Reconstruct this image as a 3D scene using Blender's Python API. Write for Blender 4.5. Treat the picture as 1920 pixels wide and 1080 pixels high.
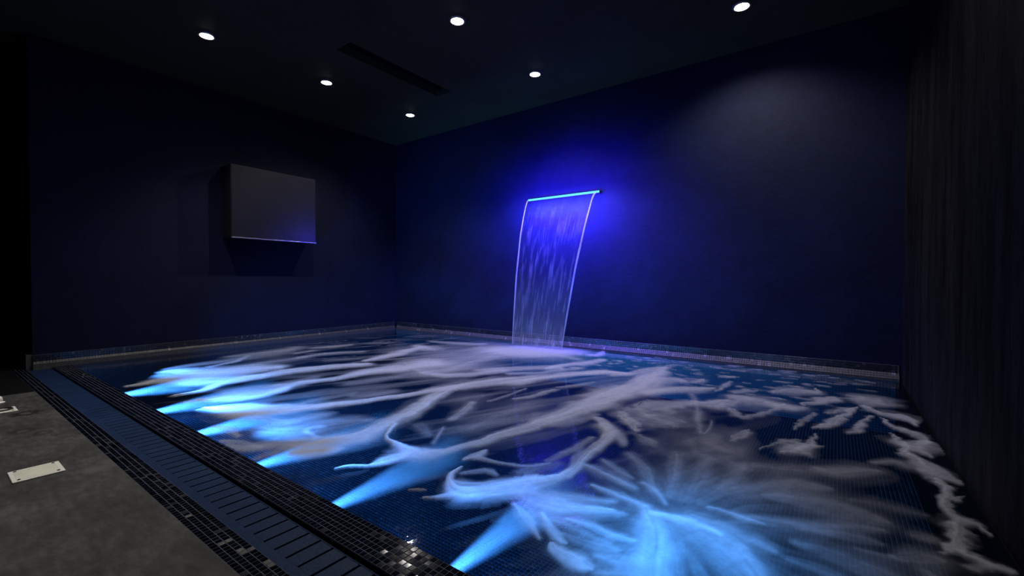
import bpy, bmesh, math, random
import numpy as np
from mathutils import Vector, Matrix

random.seed(7)
rng = np.random.default_rng(11)
scene = bpy.context.scene
for o in list(bpy.data.objects):
    bpy.data.objects.remove(o)
C = scene.collection

# ------------------------------------------------------------------ camera
F_PX, YAW, PITCH, ROLL = 828.3, 0.63293, -0.0180, 0.00193
cam_d = bpy.data.cameras.new('camera')
cam_d.sensor_width = 36.0
cam_d.lens = F_PX * 36.0 / 1920.0
cam_d.clip_start = 0.02
cam = bpy.data.objects.new('camera', cam_d)
C.objects.link(cam)
cam.matrix_world = (Matrix.Translation((0, 0, 1.0)) @ Matrix.Rotation(YAW, 4, 'Z')
                    @ Matrix.Rotation(math.pi / 2 + PITCH, 4, 'X') @ Matrix.Rotation(ROLL, 4, 'Z'))
scene.camera = cam

# ------------------------------------------------------------------ world, view, light settings
world = bpy.data.worlds.new('dark_room')
scene.world = world
world.use_nodes = True
world.node_tree.nodes['Background'].inputs[0].default_value = (0.3, 0.4, 0.7, 1)
world.node_tree.nodes['Background'].inputs[1].default_value = 0.0
vs = scene.view_settings
vs.view_transform = 'Standard'
vs.look = 'None'
vs.exposure = 0.0
vs.gamma = 1.0
vs.use_curve_mapping = False
cy = scene.cycles
cy.caustics_reflective = False
cy.caustics_refractive = False
cy.transparent_max_bounces = 24
cy.max_bounces = 6
cy.volume_bounces = 1
cy.sample_clamp_indirect = 4.0

DOWNLIGHT_W = 100.0
JET_W = 110.0
BLUE_FILL_W = 1300.0

# ------------------------------------------------------------------ room measures (metres)
XL, XR = -7.234, 0.54          # pool side walls
XN = -7.80                     # left wall beside the deck
YB = 5.86                      # back wall
YD, YG0, YG1, YP = 0.647, 0.7486, 0.9536, 1.1084   # deck edge, grate, pool edge
ZC = 3.72                      # ceiling
ZW = -0.006                    # water level
ZF = -0.55                     # pool floor
P_OUT = (YG0 - YD) / 4
P_IN = (YP - YG1) / 6

# ------------------------------------------------------------------ material helpers
def new_mat(name):
    m = bpy.data.materials.new(name)
    m.use_nodes = True
    nt = m.node_tree
    nt.nodes.clear()
    out = nt.nodes.new('ShaderNodeOutputMaterial')
    return m, nt, out

def N(nt, t, **kw):
    n = nt.nodes.new('ShaderNode' + t)
    for k, v in kw.items():
        if k.startswith('i_'):
            key = k[2:]
            key = int(key) if key.isdigit() else key
            n.inputs[key].default_value = v
        else:
            setattr(n, k, v)
    return n

def L(nt, a, b):
    nt.links.new(a, b)

def noise(nt, vec, scale, detail=4.0, rough=0.55):
    n = N(nt, 'TexNoise')
    n.inputs['Scale'].default_value = scale
    n.inputs['Detail'].default_value = detail
    n.inputs['Roughness'].default_value = rough
    if vec is not None:
        L(nt, vec, n.inputs['Vector'])
    return n

def ramp(nt, fac, stops):
    r = N(nt, 'ValToRGB')
    els = r.color_ramp.elements
    while len(els) < len(stops):
        els.new(0.5)
    for e, (p, c) in zip(els, stops):
        e.position = p
        e.color = c if len(c) == 4 else (*c, 1)
    L(nt, fac, r.inputs[0])
    return r

def mapping(nt, vec, scale):
    m = N(nt, 'Mapping')
    m.inputs['Scale'].default_value = scale
    L(nt, vec, m.inputs['Vector'])
    return m.outputs[0]

def principled(nt, out, rough=0.5, spec=0.5, metallic=0.0):
    b = N(nt, 'BsdfPrincipled')
    b.inputs['Roughness'].default_value = rough
    b.inputs['Specular IOR Level'].default_value = spec
    b.inputs['Metallic'].default_value = metallic
    L(nt, b.outputs[0], out.inputs[0])
    return b

def bump(nt, height, strength, dist, bsdf):
    b = N(nt, 'Bump')
    b.inputs['Strength'].default_value = strength
    b.inputs['Distance'].default_value = dist
    L(nt, height, b.inputs['Height'])
    L(nt, b.outputs[0], bsdf.inputs['Normal'])
    return b

def mat_plaster(name, c0, c1, rough, stretch=(1, 1, 1), bstr=0.35, scale=1.0, spec=0.3):
    m, nt, out = new_mat(name)
    geo = N(nt, 'NewGeometry')
    v = mapping(nt, geo.outputs['Position'], stretch)
    n1 = noise(nt, v, 1.3 * scale, 6, 0.62)
    n2 = noise(nt, v, 9 * scale, 5, 0.6)
    mx = N(nt, 'Mix', data_type='FLOAT')
    mx.inputs['Factor'].default_value = 0.4
    L(nt, n1.outputs[0], mx.inputs[2]); L(nt, n2.outputs[0], mx.inputs[3])
    r = ramp(nt, mx.outputs[0], [(0.32, c0), (0.68, c1)])
    b = principled(nt, out, rough, spec)
    L(nt, r.outputs[0], b.inputs['Base Color'])
    n3 = noise(nt, v, 22 * scale, 6, 0.6)
    bump(nt, n3.outputs[0], bstr, 0.01, b)
    return m

def mat_plain(name, col, rough=0.4, metallic=0.0, spec=0.5, var=0.12, nscale=14):
    m, nt, out = new_mat(name)
    geo = N(nt, 'NewGeometry')
    n = noise(nt, geo.outputs['Position'], nscale, 4)
    lo = tuple(x * (1 - var) for x in col); hi = tuple(min(1, x * (1 + var)) for x in col)
    r = ramp(nt, n.outputs[0], [(0.3, lo), (0.7, hi)])
    b = principled(nt, out, rough, spec, metallic)
    L(nt, r.outputs[0], b.inputs['Base Color'])
    return m

def mat_tile(name, pitch, origin, dark, light, rare, rough=0.18, spec=0.5):
    """glazed mosaic: each tile (cell of the pitch) takes its own tone; a few are pale marbled ones"""
    m, nt, out = new_mat(name)
    geo = N(nt, 'NewGeometry')
    sub = N(nt, 'VectorMath', operation='SUBTRACT'); sub.inputs[1].default_value = origin
    L(nt, geo.outputs['Position'], sub.inputs[0])
    div = N(nt, 'VectorMath', operation='DIVIDE'); div.inputs[1].default_value = pitch
    L(nt, sub.outputs[0], div.inputs[0])
    fl = N(nt, 'VectorMath', operation='FLOOR'); L(nt, div.outputs[0], fl.inputs[0])
    wn = N(nt, 'TexWhiteNoise'); L(nt, fl.outputs[0], wn.inputs['Vector'])
    r = ramp(nt, wn.outputs['Value'], [(0.0, dark), (0.7, tuple(a * .6 + b * .4 for a, b in zip(dark, light))), (0.93, light), (0.96, rare)])
    n = noise(nt, geo.outputs['Position'], 55, 6, 0.7)
    mr = ramp(nt, n.outputs[0], [(0.35, (0.55, 0.55, 0.55)), (0.62, (1.25, 1.25, 1.25))])
    mul = N(nt, 'Mix', data_type='RGBA', blend_type='MULTIPLY'); mul.inputs['Factor'].default_value = 0.8
    L(nt, r.outputs[0], mul.inputs[6]); L(nt, mr.outputs[0], mul.inputs[7])
    b = principled(nt, out, rough, spec)
    L(nt, mul.outputs[2], b.inputs['Base Color'])
    return m

def mat_grid(name, tile, grout, pitch, axes):
    """far mosaic too small to build: tile / grout grid from the position, with relief"""
    m, nt, out = new_mat(name)
    geo = N(nt, 'NewGeometry')
    sep = N(nt, 'SeparateXYZ'); L(nt, geo.outputs['Position'], sep.inputs[0])
    edges = []
    for a in axes:
        d = N(nt, 'Math', operation='DIVIDE'); d.inputs[1].default_value = pitch
        L(nt, sep.outputs[a], d.inputs[0])
        f = N(nt, 'Math', operation='FRACT'); L(nt, d.outputs[0], f.inputs[0])
        s = N(nt, 'Math', operation='SUBTRACT'); s.inputs[1].default_value = 0.5; L(nt, f.outputs[0], s.inputs[0])
        ab = N(nt, 'Math', operation='ABSOLUTE'); L(nt, s.outputs[0], ab.inputs[0])
        edges.append(ab.outputs[0])
    mx = N(nt, 'Math', operation='MAXIMUM'); L(nt, edges[0], mx.inputs[0]); L(nt, edges[1], mx.inputs[1])
    r = ramp(nt, mx.outputs[0], [(0.41, (0, 0, 0)), (0.46, (1, 1, 1))])
    n = noise(nt, geo.outputs['Position'], 30, 3)
    tr = ramp(nt, n.outputs[0], [(0.3, tuple(x * .6 for x in tile)), (0.7, tuple(x * 1.4 for x in tile))])
    mix = N(nt, 'Mix', data_type='RGBA')
    L(nt, r.outputs[0], mix.inputs['Factor']); L(nt, tr.outputs[0], mix.inputs[6]); mix.inputs[7].default_value = (*grout, 1)
    b = principled(nt, out, 0.3)
    L(nt, mix.outputs[2], b.inputs['Base Color'])
    bp = bump(nt, r.outputs[0], 0.5, 0.002, b); bp.invert = True
    return m

def mat_emit(name, col, strength):
    m, nt, out = new_mat(name)
    e = N(nt, 'Emission'); e.inputs[0].default_value = (*col, 1); e.inputs[1].default_value = strength
    L(nt, e.outputs[0], out.inputs[0])
    return m

M = {}
M['wall'] = mat_plaster('dark_plaster', (0.0030, 0.0044, 0.0170), (0.0062, 0.0088, 0.032), 0.7, spec=0.12)
M['wall_right'] = mat_plaster('streaked_dark_plaster', (0.0004, 0.0004, 0.0005), (0.0190, 0.0192, 0.020), 0.6, spec=0.03, stretch=(3.0, 3.0, 0.45), bstr=0.9, scale=1.6)
M['ceiling'] = mat_plaster('black_ceiling_plaster', (0.050, 0.043, 0.026), (0.076, 0.066, 0.040), 0.7, bstr=0.15, spec=0.1)
M['black'] = mat_plain('black_paint', (0.004, 0.004, 0.005), 0.6)
M['shade_and_wall'] = mat_plaster('black_shade_and_pool_wall', (0.003, 0.003, 0.004), (0.006, 0.006, 0.007), 0.6, bstr=0.2, spec=0.1)  # black for the painted shade on the deck end and the right pool wall
M['grout'] = mat_plain('pale_grout', (0.036, 0.047, 0.085), 0.85, var=0.35, nscale=40)
M['grout_dark'] = mat_plain('dark_grout', (0.05, 0.05, 0.06), 0.85, var=0.3, nscale=40)
M['tile_out'] = mat_tile('black_glazed_mosaic_outer', (P_OUT, P_OUT, 9), (0, YD, -4), (0.0008, 0.0012, 0.003), (0.004, 0.005, 0.010), (0.03, 0.03, 0.036), rough=0.2, spec=0.04)
M['tile_in'] = mat_tile('black_glazed_mosaic_inner', (P_IN, P_IN, 9), (0, YG1, -4), (0.0008, 0.0014, 0.005), (0.004, 0.006, 0.015), (0.022, 0.023, 0.036), rough=0.09, spec=0.12)
M['tile_wall'] = mat_tile('black_glazed_mosaic_wall', (P_IN, P_IN, P_IN), (0, 0, 0.0723), (0.008, 0.009, 0.016), (0.03, 0.03, 0.04), (0.06, 0.06, 0.07), rough=0.3)
M['tile_pale'] = mat_tile('limescaled_grey_mosaic', (P_IN, P_IN, 9), (0, 0, -4), (0.045, 0.043, 0.043), (0.085, 0.080, 0.076), (0.20, 0.19, 0.18), rough=0.5)
M['tile_veined'] = mat_plaster('pale_veined_mosaic', (0.004, 0.004, 0.007), (0.22, 0.21, 0.20), 0.4, bstr=0.1, scale=14, spec=0.2)
M['pool'] = mat_grid('pool_mosaic', (0.014, 0.024, 0.042), (0.055, 0.085, 0.115), P_IN, (0, 1))
M['pool_x'] = mat_grid('pool_wall_mosaic_x', (0.014, 0.024, 0.042), (0.055, 0.085, 0.115), P_IN, (0, 2))
M['pool_y'] = mat_grid('pool_wall_mosaic_y', (0.014, 0.024, 0.042), (0.055, 0.085, 0.115), P_IN, (1, 2))
M['pool_tile'] = mat_tile('blue_pool_mosaic', (P_IN, P_IN, 9), (0, YP, -4), (0.0045, 0.011, 0.021), (0.010, 0.020, 0.032), (0.018, 0.028, 0.04), rough=0.5, spec=0.08)
M['pool_grout'] = mat_plain('pool_grout', (0.11, 0.15, 0.165), 0.8, var=0.2)
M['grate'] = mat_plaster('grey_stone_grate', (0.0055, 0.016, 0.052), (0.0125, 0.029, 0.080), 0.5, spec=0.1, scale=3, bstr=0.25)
M['white'] = mat_plain('white_plastic', (0.78, 0.76, 0.70), 0.35, var=0.04, nscale=6)
M['ivory'] = mat_plain('ivory_plastic', (0.66, 0.66, 0.56), 0.4, var=0.08, nscale=9)
M['screw'] = mat_plain('dark_screw', (0.05, 0.045, 0.045), 0.4, metallic=0.6)
M['rubber'] = mat_plain('black_rubber', (0.008, 0.008, 0.008), 0.5)
M['cabinet'] = mat_plain('grey_lacquer', (0.013, 0.013, 0.020), 0.45, var=0.1, nscale=3)
M['cabinet_front'] = mat_plain('grey_satin_front', (0.013, 0.013, 0.020), 0.25, var=0.1, nscale=2)
M['trim_steel'] = mat_plain('brushed_steel', (0.45, 0.46, 0.48), 0.3, metallic=1.0, var=0.1)
M['lens'] = mat_emit('downlight_lens', (1.0, 0.94, 0.83), 26.0)
M['ring'] = mat_plain('downlight_ring', (0.25, 0.24, 0.23), 0.35, metallic=0.7)
M['led'] = mat_emit('led_diffuser', (0.075, 0.55, 1.0), 2.6)
M['acrylic'] = mat_plain('spout_acrylic', (0.03, 0.03, 0.05), 0.25)

# deck stone with a few wet marks of their own shape
def mat_deck():
    m, nt, out = new_mat('dark_grey_deck_stone')
    geo = N(nt, 'NewGeometry')
    n1 = noise(nt, geo.outputs['Position'], 2.2, 8, 0.65)
    n2 = noise(nt, mapping(nt, geo.outputs['Position'], (1.0, 2.4, 1.0)), 11, 6, 0.65)
    mx = N(nt, 'Mix', data_type='FLOAT'); mx.inputs['Factor'].default_value = 0.45
    L(nt, n1.outputs[0], mx.inputs[2]); L(nt, n2.outputs[0], mx.inputs[3])
    r = ramp(nt, mx.outputs[0], [(0.38, (0.022, 0.022, 0.0218)), (0.50, (0.044, 0.0438, 0.0433)), (0.62, (0.080, 0.0795, 0.078))])
    # wet prints: ring-like patches
    col = r.outputs[0]
    for (px, py, rad, lo) in ((-4.86, 0.50, 0.085, 0.25), (-4.30, 0.43, 0.07, 0.55), (-4.15, 0.50, 0.05, 0.6)):
        sb = N(nt, 'VectorMath', operation='DISTANCE'); sb.inputs[1].default_value = (px, py, 0)
        wn = noise(nt, geo.outputs['Position'], 26, 4, 0.7)
        L(nt, geo.outputs['Position'], sb.inputs[0])
        ad = N(nt, 'Math', operation='MULTIPLY_ADD'); ad.inputs[1].default_value = rad * 1.7; L(nt, wn.outputs[0], ad.inputs[0])
        L(nt, sb.outputs['Value'], ad.inputs[2])
        k = N(nt, 'Math', operation='DIVIDE'); k.inputs[1].default_value = rad * 2; L(nt, ad.outputs[0], k.inputs[0])
        rr = ramp(nt, k.outputs[0], [(0.55, (1, 1, 1)), (0.68, (lo,) * 3), (0.86, (lo,) * 3), (0.98, (1, 1, 1))])
        mu = N(nt, 'Mix', data_type='RGBA', blend_type='MULTIPLY'); mu.inputs['Factor'].default_value = 1.0
        L(nt, col, mu.inputs[6]); L(nt, rr.outputs[0], mu.inputs[7])
        col = mu.outputs[2]
    b = principled(nt, out, 0.55, 0.35)
    L(nt, col, b.inputs['Base Color'])
    n3 = noise(nt, geo.outputs['Position'], 60, 6, 0.65)
    bump(nt, n3.outputs[0], 0.25, 0.004, b)
    return m
M['deck'] = mat_deck()

def mat_water():
    m, nt, out = new_mat('pool_water')
    geo = N(nt, 'NewGeometry')
    n1 = noise(nt, mapping(nt, geo.outputs['Position'], (2.2, 1.0, 1.0)), 3.0, 5, 0.6)
    b = N(nt, 'Bump'); b.inputs['Strength'].default_value = 0.07; b.inputs['Distance'].default_value = 0.04
    L(nt, n1.outputs[0], b.inputs['Height'])
    fr = N(nt, 'Fresnel'); fr.inputs['IOR'].default_value = 1.33
    gl = N(nt, 'BsdfGlossy'); gl.inputs['Roughness'].default_value = 0.04
    L(nt, b.outputs[0], gl.inputs['Normal'])
    tr = N(nt, 'BsdfTransparent'); tr.inputs[0].default_value = (0.36, 0.60, 0.92, 1)
    mx = N(nt, 'MixShader')
    L(nt, fr.outputs[0], mx.inputs[0]); L(nt, tr.outputs[0], mx.inputs[1]); L(nt, gl.outputs[0], mx.inputs[2])
    L(nt, mx.outputs[0], out.inputs[0])
    return m
M['water'] = mat_water()

def mat_foam():
    m, nt, out = new_mat('white_foam')
    at = N(nt, 'Attribute'); at.attribute_name = 'foam_amount'
    geo = N(nt, 'NewGeometry')
    n = noise(nt, geo.outputs['Position'], 24, 5, 0.65)
    mr = N(nt, 'MapRange'); mr.inputs[1].default_value = 0.3; mr.inputs[2].default_value = 0.7
    mr.inputs[3].default_value = 0.82; mr.inputs[4].default_value = 1.1
    L(nt, n.outputs[0], mr.inputs[0])
    mu = N(nt, 'Math', operation='MULTIPLY', use_clamp=True)
    L(nt, at.outputs['Fac'], mu.inputs[0]); L(nt, mr.outputs[0], mu.inputs[1])
    df = N(nt, 'BsdfDiffuse'); df.inputs[0].default_value = (0.80, 0.80, 0.82, 1)
    tl = N(nt, 'BsdfTranslucent'); tl.inputs[0].default_value = (0.80, 0.84, 0.88, 1)
    mx = N(nt, 'MixShader'); mx.inputs[0].default_value = 0.58
    L(nt, df.outputs[0], mx.inputs[1]); L(nt, tl.outputs[0], mx.inputs[2])
    tr = N(nt, 'BsdfTransparent')
    m2 = N(nt, 'MixShader')
    L(nt, mu.outputs[0], m2.inputs[0]); L(nt, tr.outputs[0], m2.inputs[1]); L(nt, mx.outputs[0], m2.inputs[2])
    L(nt, m2.outputs[0], out.inputs[0])
    return m
M['foam'] = mat_foam()

def mat_jet(name, length, dens):
    """cloud of air bubbles: scattering volume, thinning along its axis (object +Y) and towards its rim"""
    m, nt, out = new_mat(name)
    tc = N(nt, 'TexCoord')
    sep = N(nt, 'SeparateXYZ'); L(nt, tc.outputs['Object'], sep.inputs[0])
    yl = N(nt, 'Math', operation='DIVIDE', use_clamp=True); yl.inputs[1].default_value = length; L(nt, sep.outputs[1], yl.inputs[0])
    rad = N(nt, 'MapRange'); rad.inputs[3].default_value = 0.008; rad.inputs[4].default_value = 0.180
    L(nt, yl.outputs[0], rad.inputs[0])
    x2 = N(nt, 'Math', operation='MULTIPLY'); L(nt, sep.outputs[0], x2.inputs[0]); L(nt, sep.outputs[0], x2.inputs[1])
    z2 = N(nt, 'Math', operation='MULTIPLY_ADD'); L(nt, sep.outputs[2], z2.inputs[0]); L(nt, sep.outputs[2], z2.inputs[1]); L(nt, x2.outputs[0], z2.inputs[2])
    r = N(nt, 'Math', operation='SQRT'); L(nt, z2.outputs[0], r.inputs[0])
    rn = N(nt, 'Math', operation='DIVIDE'); L(nt, r.outputs[0], rn.inputs[0]); L(nt, rad.outputs[0], rn.inputs[1])
    fall = N(nt, 'MapRange', interpolation_type='SMOOTHSTEP'); fall.inputs[1].default_value = 0.15; fall.inputs[2].default_value = 1.0
    fall.inputs[3].default_value = 1.0; fall.inputs[4].default_value = 0.0
    L(nt, rn.outputs[0], fall.inputs[0])
    ax = ramp(nt, yl.outputs[0], [(0.0, (0.6,) * 3), (0.15, (0.75,) * 3), (0.5, (1,) * 3), (0.7, (0.7,) * 3), (1.0, (0, 0, 0))])
    nv = mapping(nt, tc.outputs['Object'], (9, 1.6, 9))
    n = noise(nt, nv, 2.0, 3, 0.6)
    nr = N(nt, 'MapRange'); nr.inputs[1].default_value = 0.3; nr.inputs[2].default_value = 0.7; nr.inputs[3].default_value = 0.35; nr.inputs[4].default_value = 1.3
    L(nt, n.outputs[0], nr.inputs[0])
    a = N(nt, 'Math', operation='MULTIPLY'); L(nt, fall.outputs[0], a.inputs[0]); L(nt, ax.outputs[0], a.inputs[1])
    b = N(nt, 'Math', operation='MULTIPLY'); L(nt, a.outputs[0], b.inputs[0]); L(nt, nr.outputs[0], b.inputs[1])
    d = N(nt, 'Math', operation='MULTIPLY'); d.inputs[1].default_value = dens; L(nt, b.outputs[0], d.inputs[0])
    v = N(nt, 'VolumeScatter'); v.inputs['Color'].default_value = (0.92, 0.96, 1.0, 1); v.inputs['Anisotropy'].default_value = 0.0
    L(nt, d.outputs[0], v.inputs['Density'])
    L(nt, v.outputs[0], out.inputs['Volume'])
    return m
M['jet'] = mat_jet('bubble_cloud', 1.25, 5.0)

def mat_sheet():
    m, nt, out = new_mat('falling_water')
    tc = N(nt, 'TexCoord')
    uv = tc.outputs['UV']
    sep = N(nt, 'SeparateXYZ'); L(nt, uv, sep.inputs[0])
    n1 = noise(nt, mapping(nt, uv, (38, 3.2, 1)), 1.0, 5, 0.6)
    n2 = noise(nt, mapping(nt, uv, (14, 6.5, 1)), 1.0, 3, 0.55)
    st = N(nt, 'Math', operation='MULTIPLY'); L(nt, n1.outputs[0], st.inputs[0]); L(nt, n2.outputs[0], st.inputs[1])
    s2 = N(nt, 'MapRange'); s2.inputs[1].default_value = 0.24; s2.inputs[2].default_value = 0.42; L(nt, st.outputs[0], s2.inputs[0])
    g = ramp(nt, sep.outputs[1], [(0.0, (0.0,) * 3), (0.06, (0.02,) * 3), (0.2, (0.09,) * 3), (0.55, (0.15,) * 3), (0.85, (0.2,) * 3), (1.0, (0.4,) * 3)])
    base = ramp(nt, sep.outputs[1], [(0.0, (0.0,) * 3), (0.5, (0.01,) * 3), (0.8, (0.08,) * 3), (1.0, (0.22,) * 3)])
    mu = N(nt, 'Math', operation='MULTIPLY_ADD', use_clamp=True); L(nt, s2.outputs[0], mu.inputs[0]); L(nt, g.outputs[0], mu.inputs[1]); L(nt, base.outputs[0], mu.inputs[2])
    df = N(nt, 'BsdfDiffuse'); df.inputs[0].default_value = (0.75, 0.77, 0.82, 1)
    tl = N(nt, 'BsdfTranslucent'); tl.inputs[0].default_value = (0.75, 0.77, 0.82, 1)
    ad = N(nt, 'MixShader'); ad.inputs[0].default_value = 0.5; L(nt, df.outputs[0], ad.inputs[1]); L(nt, tl.outputs[0], ad.inputs[2])
    bp = N(nt, 'Bump'); bp.inputs['Strength'].default_value = 0.5; bp.inputs['Distance'].default_value = 0.02; L(nt, n1.outputs[0], bp.inputs['Height'])
    gl = N(nt, 'BsdfGlossy'); gl.inputs['Roughness'].default_value = 0.35; gl.inputs[0].default_value = (0.14, 0.14, 0.14, 1); L(nt, bp.outputs[0], gl.inputs['Normal'])
    fr = N(nt, 'Fresnel'); fr.inputs['IOR'].default_value = 1.33
    tr = N(nt, 'BsdfTransparent'); tr.inputs[0].default_value = (0.93, 0.95, 1.0, 1)
    w = N(nt, 'MixShader'); L(nt, fr.outputs[0], w.inputs[0]); L(nt, tr.outputs[0], w.inputs[1]); L(nt, gl.outputs[0], w.inputs[2])
    m2 = N(nt, 'MixShader'); L(nt, mu.outputs[0], m2.inputs[0]); L(nt, w.outputs[0], m2.inputs[1]); L(nt, ad.outputs[0], m2.inputs[2])
    L(nt, m2.outputs[0], out.inputs[0])
    return m
M['sheet'] = mat_sheet()

def mat_rim():
    m, nt, out = new_mat('rolled_water_edge')
    df = N(nt, 'BsdfDiffuse'); df.inputs[0].default_value = (0.75, 0.8, 0.85, 1)
    tl = N(nt, 'BsdfTranslucent'); tl.inputs[0].default_value = (0.75, 0.8, 0.85, 1)
    ad = N(nt, 'MixShader'); ad.inputs[0].default_value = 0.5; L(nt, df.outputs[0], ad.inputs[1]); L(nt, tl.outputs[0], ad.inputs[2])
    tr = N(nt, 'BsdfTransparent')
    geo = N(nt, 'NewGeometry')
    n = noise(nt, mapping(nt, geo.outputs['Position'], (6, 6, 2)), 2.0, 3)
    mr = N(nt, 'MapRange'); mr.inputs[1].default_value = 0.3; mr.inputs[2].default_value = 0.7; mr.inputs[3].default_value = 0.22; mr.inputs[4].default_value = 0.45
    L(nt, n.outputs[0], mr.inputs[0])
    mx = N(nt, 'MixShader'); L(nt, mr.outputs[0], mx.inputs[0]); L(nt, tr.outputs[0], mx.inputs[1]); L(nt, ad.outputs[0], mx.inputs[2])
    L(nt, mx.outputs[0], out.inputs[0])
    return m
M['rim'] = mat_rim()

# ------------------------------------------------------------------ geometry helpers
def link(name, me, mat, parent=None, kind=None, label=None, cat=None, group=None, smooth=False):
    o = bpy.data.objects.new(name, me)
    C.objects.link(o)
    if mat is not None and len(me.materials) == 0:
        me.materials.append(mat)
    if parent is not None:
        o.parent = parent
    tag(o, label, cat, group, kind)
    if smooth:
        me.polygons.foreach_set('use_smooth', [True] * len(me.polygons))
    return o

def tag(o, label=None, cat=None, group=None, kind=None):
    if label: o['label'] = label
    if cat: o['category'] = cat
    if group: o['group'] = group
    if kind: o['kind'] = kind
    return o

def empty(name, loc, label, cat, group=None):
    o = bpy.data.objects.new(name, None)
    C.objects.link(o)
    o.location = loc
    o.empty_display_size = 0.1
    return tag(o, label, cat, group)

def bm_box(bm, x0, x1, y0, y1, z0, z1):
    vs_ = [bm.verts.new(p) for p in ((x0, y0, z0), (x1, y0, z0), (x1, y1, z0), (x0, y1, z0),
                                     (x0, y0, z1), (x1, y0, z1), (x1, y1, z1), (x0, y1, z1))]
    for f in ((3, 2, 1, 0), (4, 5, 6, 7), (0, 1, 5, 4), (1, 2, 6, 5), (2, 3, 7, 6), (3, 0, 4, 7)):
        bm.faces.new([vs_[i] for i in f])

def to_mesh(bm, name, bevel=0.0, seg=2):
    if bevel > 0:
        bmesh.ops.bevel(bm, geom=list(bm.edges), offset=bevel, segments=seg, profile=0.5, affect='EDGES')
    me = bpy.data.meshes.new(name)
    bm.to_mesh(me)
    bm.free()
    return me

def box_me(name, x0, x1, y0, y1, z0, z1, bevel=0.0):
    bm = bmesh.new()
    bm_box(bm, x0, x1, y0, y1, z0, z1)
    return to_mesh(bm, name, bevel)

def lathe_me(name, prof, seg=32):
    """profile of (radius, z) revolved about z"""
    bm = bmesh.new()
    rings = []
    for r, z in prof:
        if r < 1e-6:
            rings.append([bm.verts.new((0, 0, z))])
        else:
            rings.append([bm.verts.new((r * math.cos(2 * math.pi * k / seg), r * math.sin(2 * math.pi * k / seg), z)) for k in range(seg)])
    for a, b in zip(rings, rings[1:]):
        for k in range(seg):
            k2 = (k + 1) % seg
            if len(a) == 1 and len(b) == 1:
                continue
            if len(a) == 1:
                bm.faces.new((a[0], b[k], b[k2]))
            elif len(b) == 1:
                bm.faces.new((a[k], b[0], a[k2]))
            else:
                bm.faces.new((a[k], b[k], b[k2], a[k2]))
    bmesh.ops.recalc_face_normals(bm, faces=list(bm.faces))
    return to_mesh(bm, name)

def tile_verts(w, h, d, ch):
    """a mosaic tile: flat face with chamfered rim; local origin at the middle of its bed"""
    a, b = w / 2, h / 2
    v = [(-a, -b, 0), (a, -b, 0), (a, b, 0), (-a, b, 0),
         (-a, -b, d - ch), (a, -b, d - ch), (a, b, d - ch), (-a, b, d - ch),
         (-a + ch, -b + ch, d), (a - ch, -b + ch, d), (a - ch, b - ch, d), (-a + ch, b - ch, d)]
    f = [(8, 9, 10, 11)]
    for i in range(4):
        j = (i + 1) % 4
        f.append((i, j, j + 4, i + 4))
        f.append((i + 4, j + 4, j + 8, i + 8))
    return np.array(v), f

def tiles_me(name, mats, w, h, d, ch):
    """many tiles in one mesh; mats: list of 4x4 placements"""
    V, Fc = tile_verts(w, h, d, ch)
    vs_, fs = [], []
    for k, mt in enumerate(mats):
        R = np.array(mt)
        vs_.append(V @ R[:3, :3].T + R[:3, 3])
        fs.extend([tuple(i + 12 * k for i in f) for f in Fc])
    me = bpy.data.meshes.new(name)
    me.from_pydata(np.vstack(vs_).tolist(), [], fs)
    return me

def one_tile_me(name, w, h, d, ch):
    V, Fc = tile_verts(w, h, d, ch)
    me = bpy.data.meshes.new(name)
    me.from_pydata(V.tolist(), [], Fc)
    return me

# ------------------------------------------------------------------ the room shell
link('floor', box_me('floor', -5.74, XR, -2.6, YD, -0.25, 0.0), M['deck'], kind='structure',
     label='dark grey stone deck beside the pool')
link('floor_shade', box_me('floor_shade', XN, -5.745, -2.6, YD, -0.25, 0.0), M['shade_and_wall'], kind='structure',  # end of the deck, with the shade put into its colour
     label='far end of the deck beside the left wall, its shade put in as black')
link('wall_left', box_me('wall_left', XL - 0.7, XL, 0.80, YB + 0.2, -0.8, ZC), M['wall'], kind='structure',
     label='dark plaster wall left of the pool')
link('wall_left_deck', box_me('wall_left_deck', XN - 0.2, XN, -2.6, 0.80, -0.2, ZC), M['wall'], kind='structure',
     label='dark plaster wall at the left end of the deck')
link('wall_back', box_me('wall_back', XL, XR + 0.2, YB, YB + 0.2, -0.8, ZC), M['wall'], kind='structure',
     label='dark plaster back wall behind the waterfall')
link('wall_right', box_me('wall_right', XR, XR + 0.2, -2.6, YB, -0.8, ZC), M['wall_right'], kind='structure',
     label='streaked dark plaster wall right of the pool')

# ceiling with a long recessed slot
SX0, SX1, SY0, SY1 = -4.80, -4.52, 3.02, 4.66
bm = bmesh.new()
bm_box(bm, XN - 0.2, SX0, -2.6, YB + 0.2, ZC, ZC + 0.2)
bm_box(bm, SX1, XR + 0.2, -2.6, YB + 0.2, ZC, ZC + 0.2)
bm_box(bm, SX0, SX1, -2.6, SY0, ZC, ZC + 0.2)
bm_box(bm, SX0, SX1, SY1, YB + 0.2, ZC, ZC + 0.2)
ceil = link('ceiling', to_mesh(bm, 'ceiling'), M['ceiling'], kind='structure', label='black plaster ceiling')
vent = empty('ceiling_vent', ((SX0 + SX1) / 2, (SY0 + SY1) / 2, ZC + 0.2), 'long black recessed slot in the ceiling', 'vent')
def local_box(name, mat, parent, x0, x1, y0, y1, z0, z1, bevel=0.0, label=None):
    l = parent.location
    return link(name, box_me(name, x0 - l.x, x1 - l.x, y0 - l.y, y1 - l.y, z0 - l.z, z1 - l.z, bevel), mat, parent, label=label)
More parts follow.
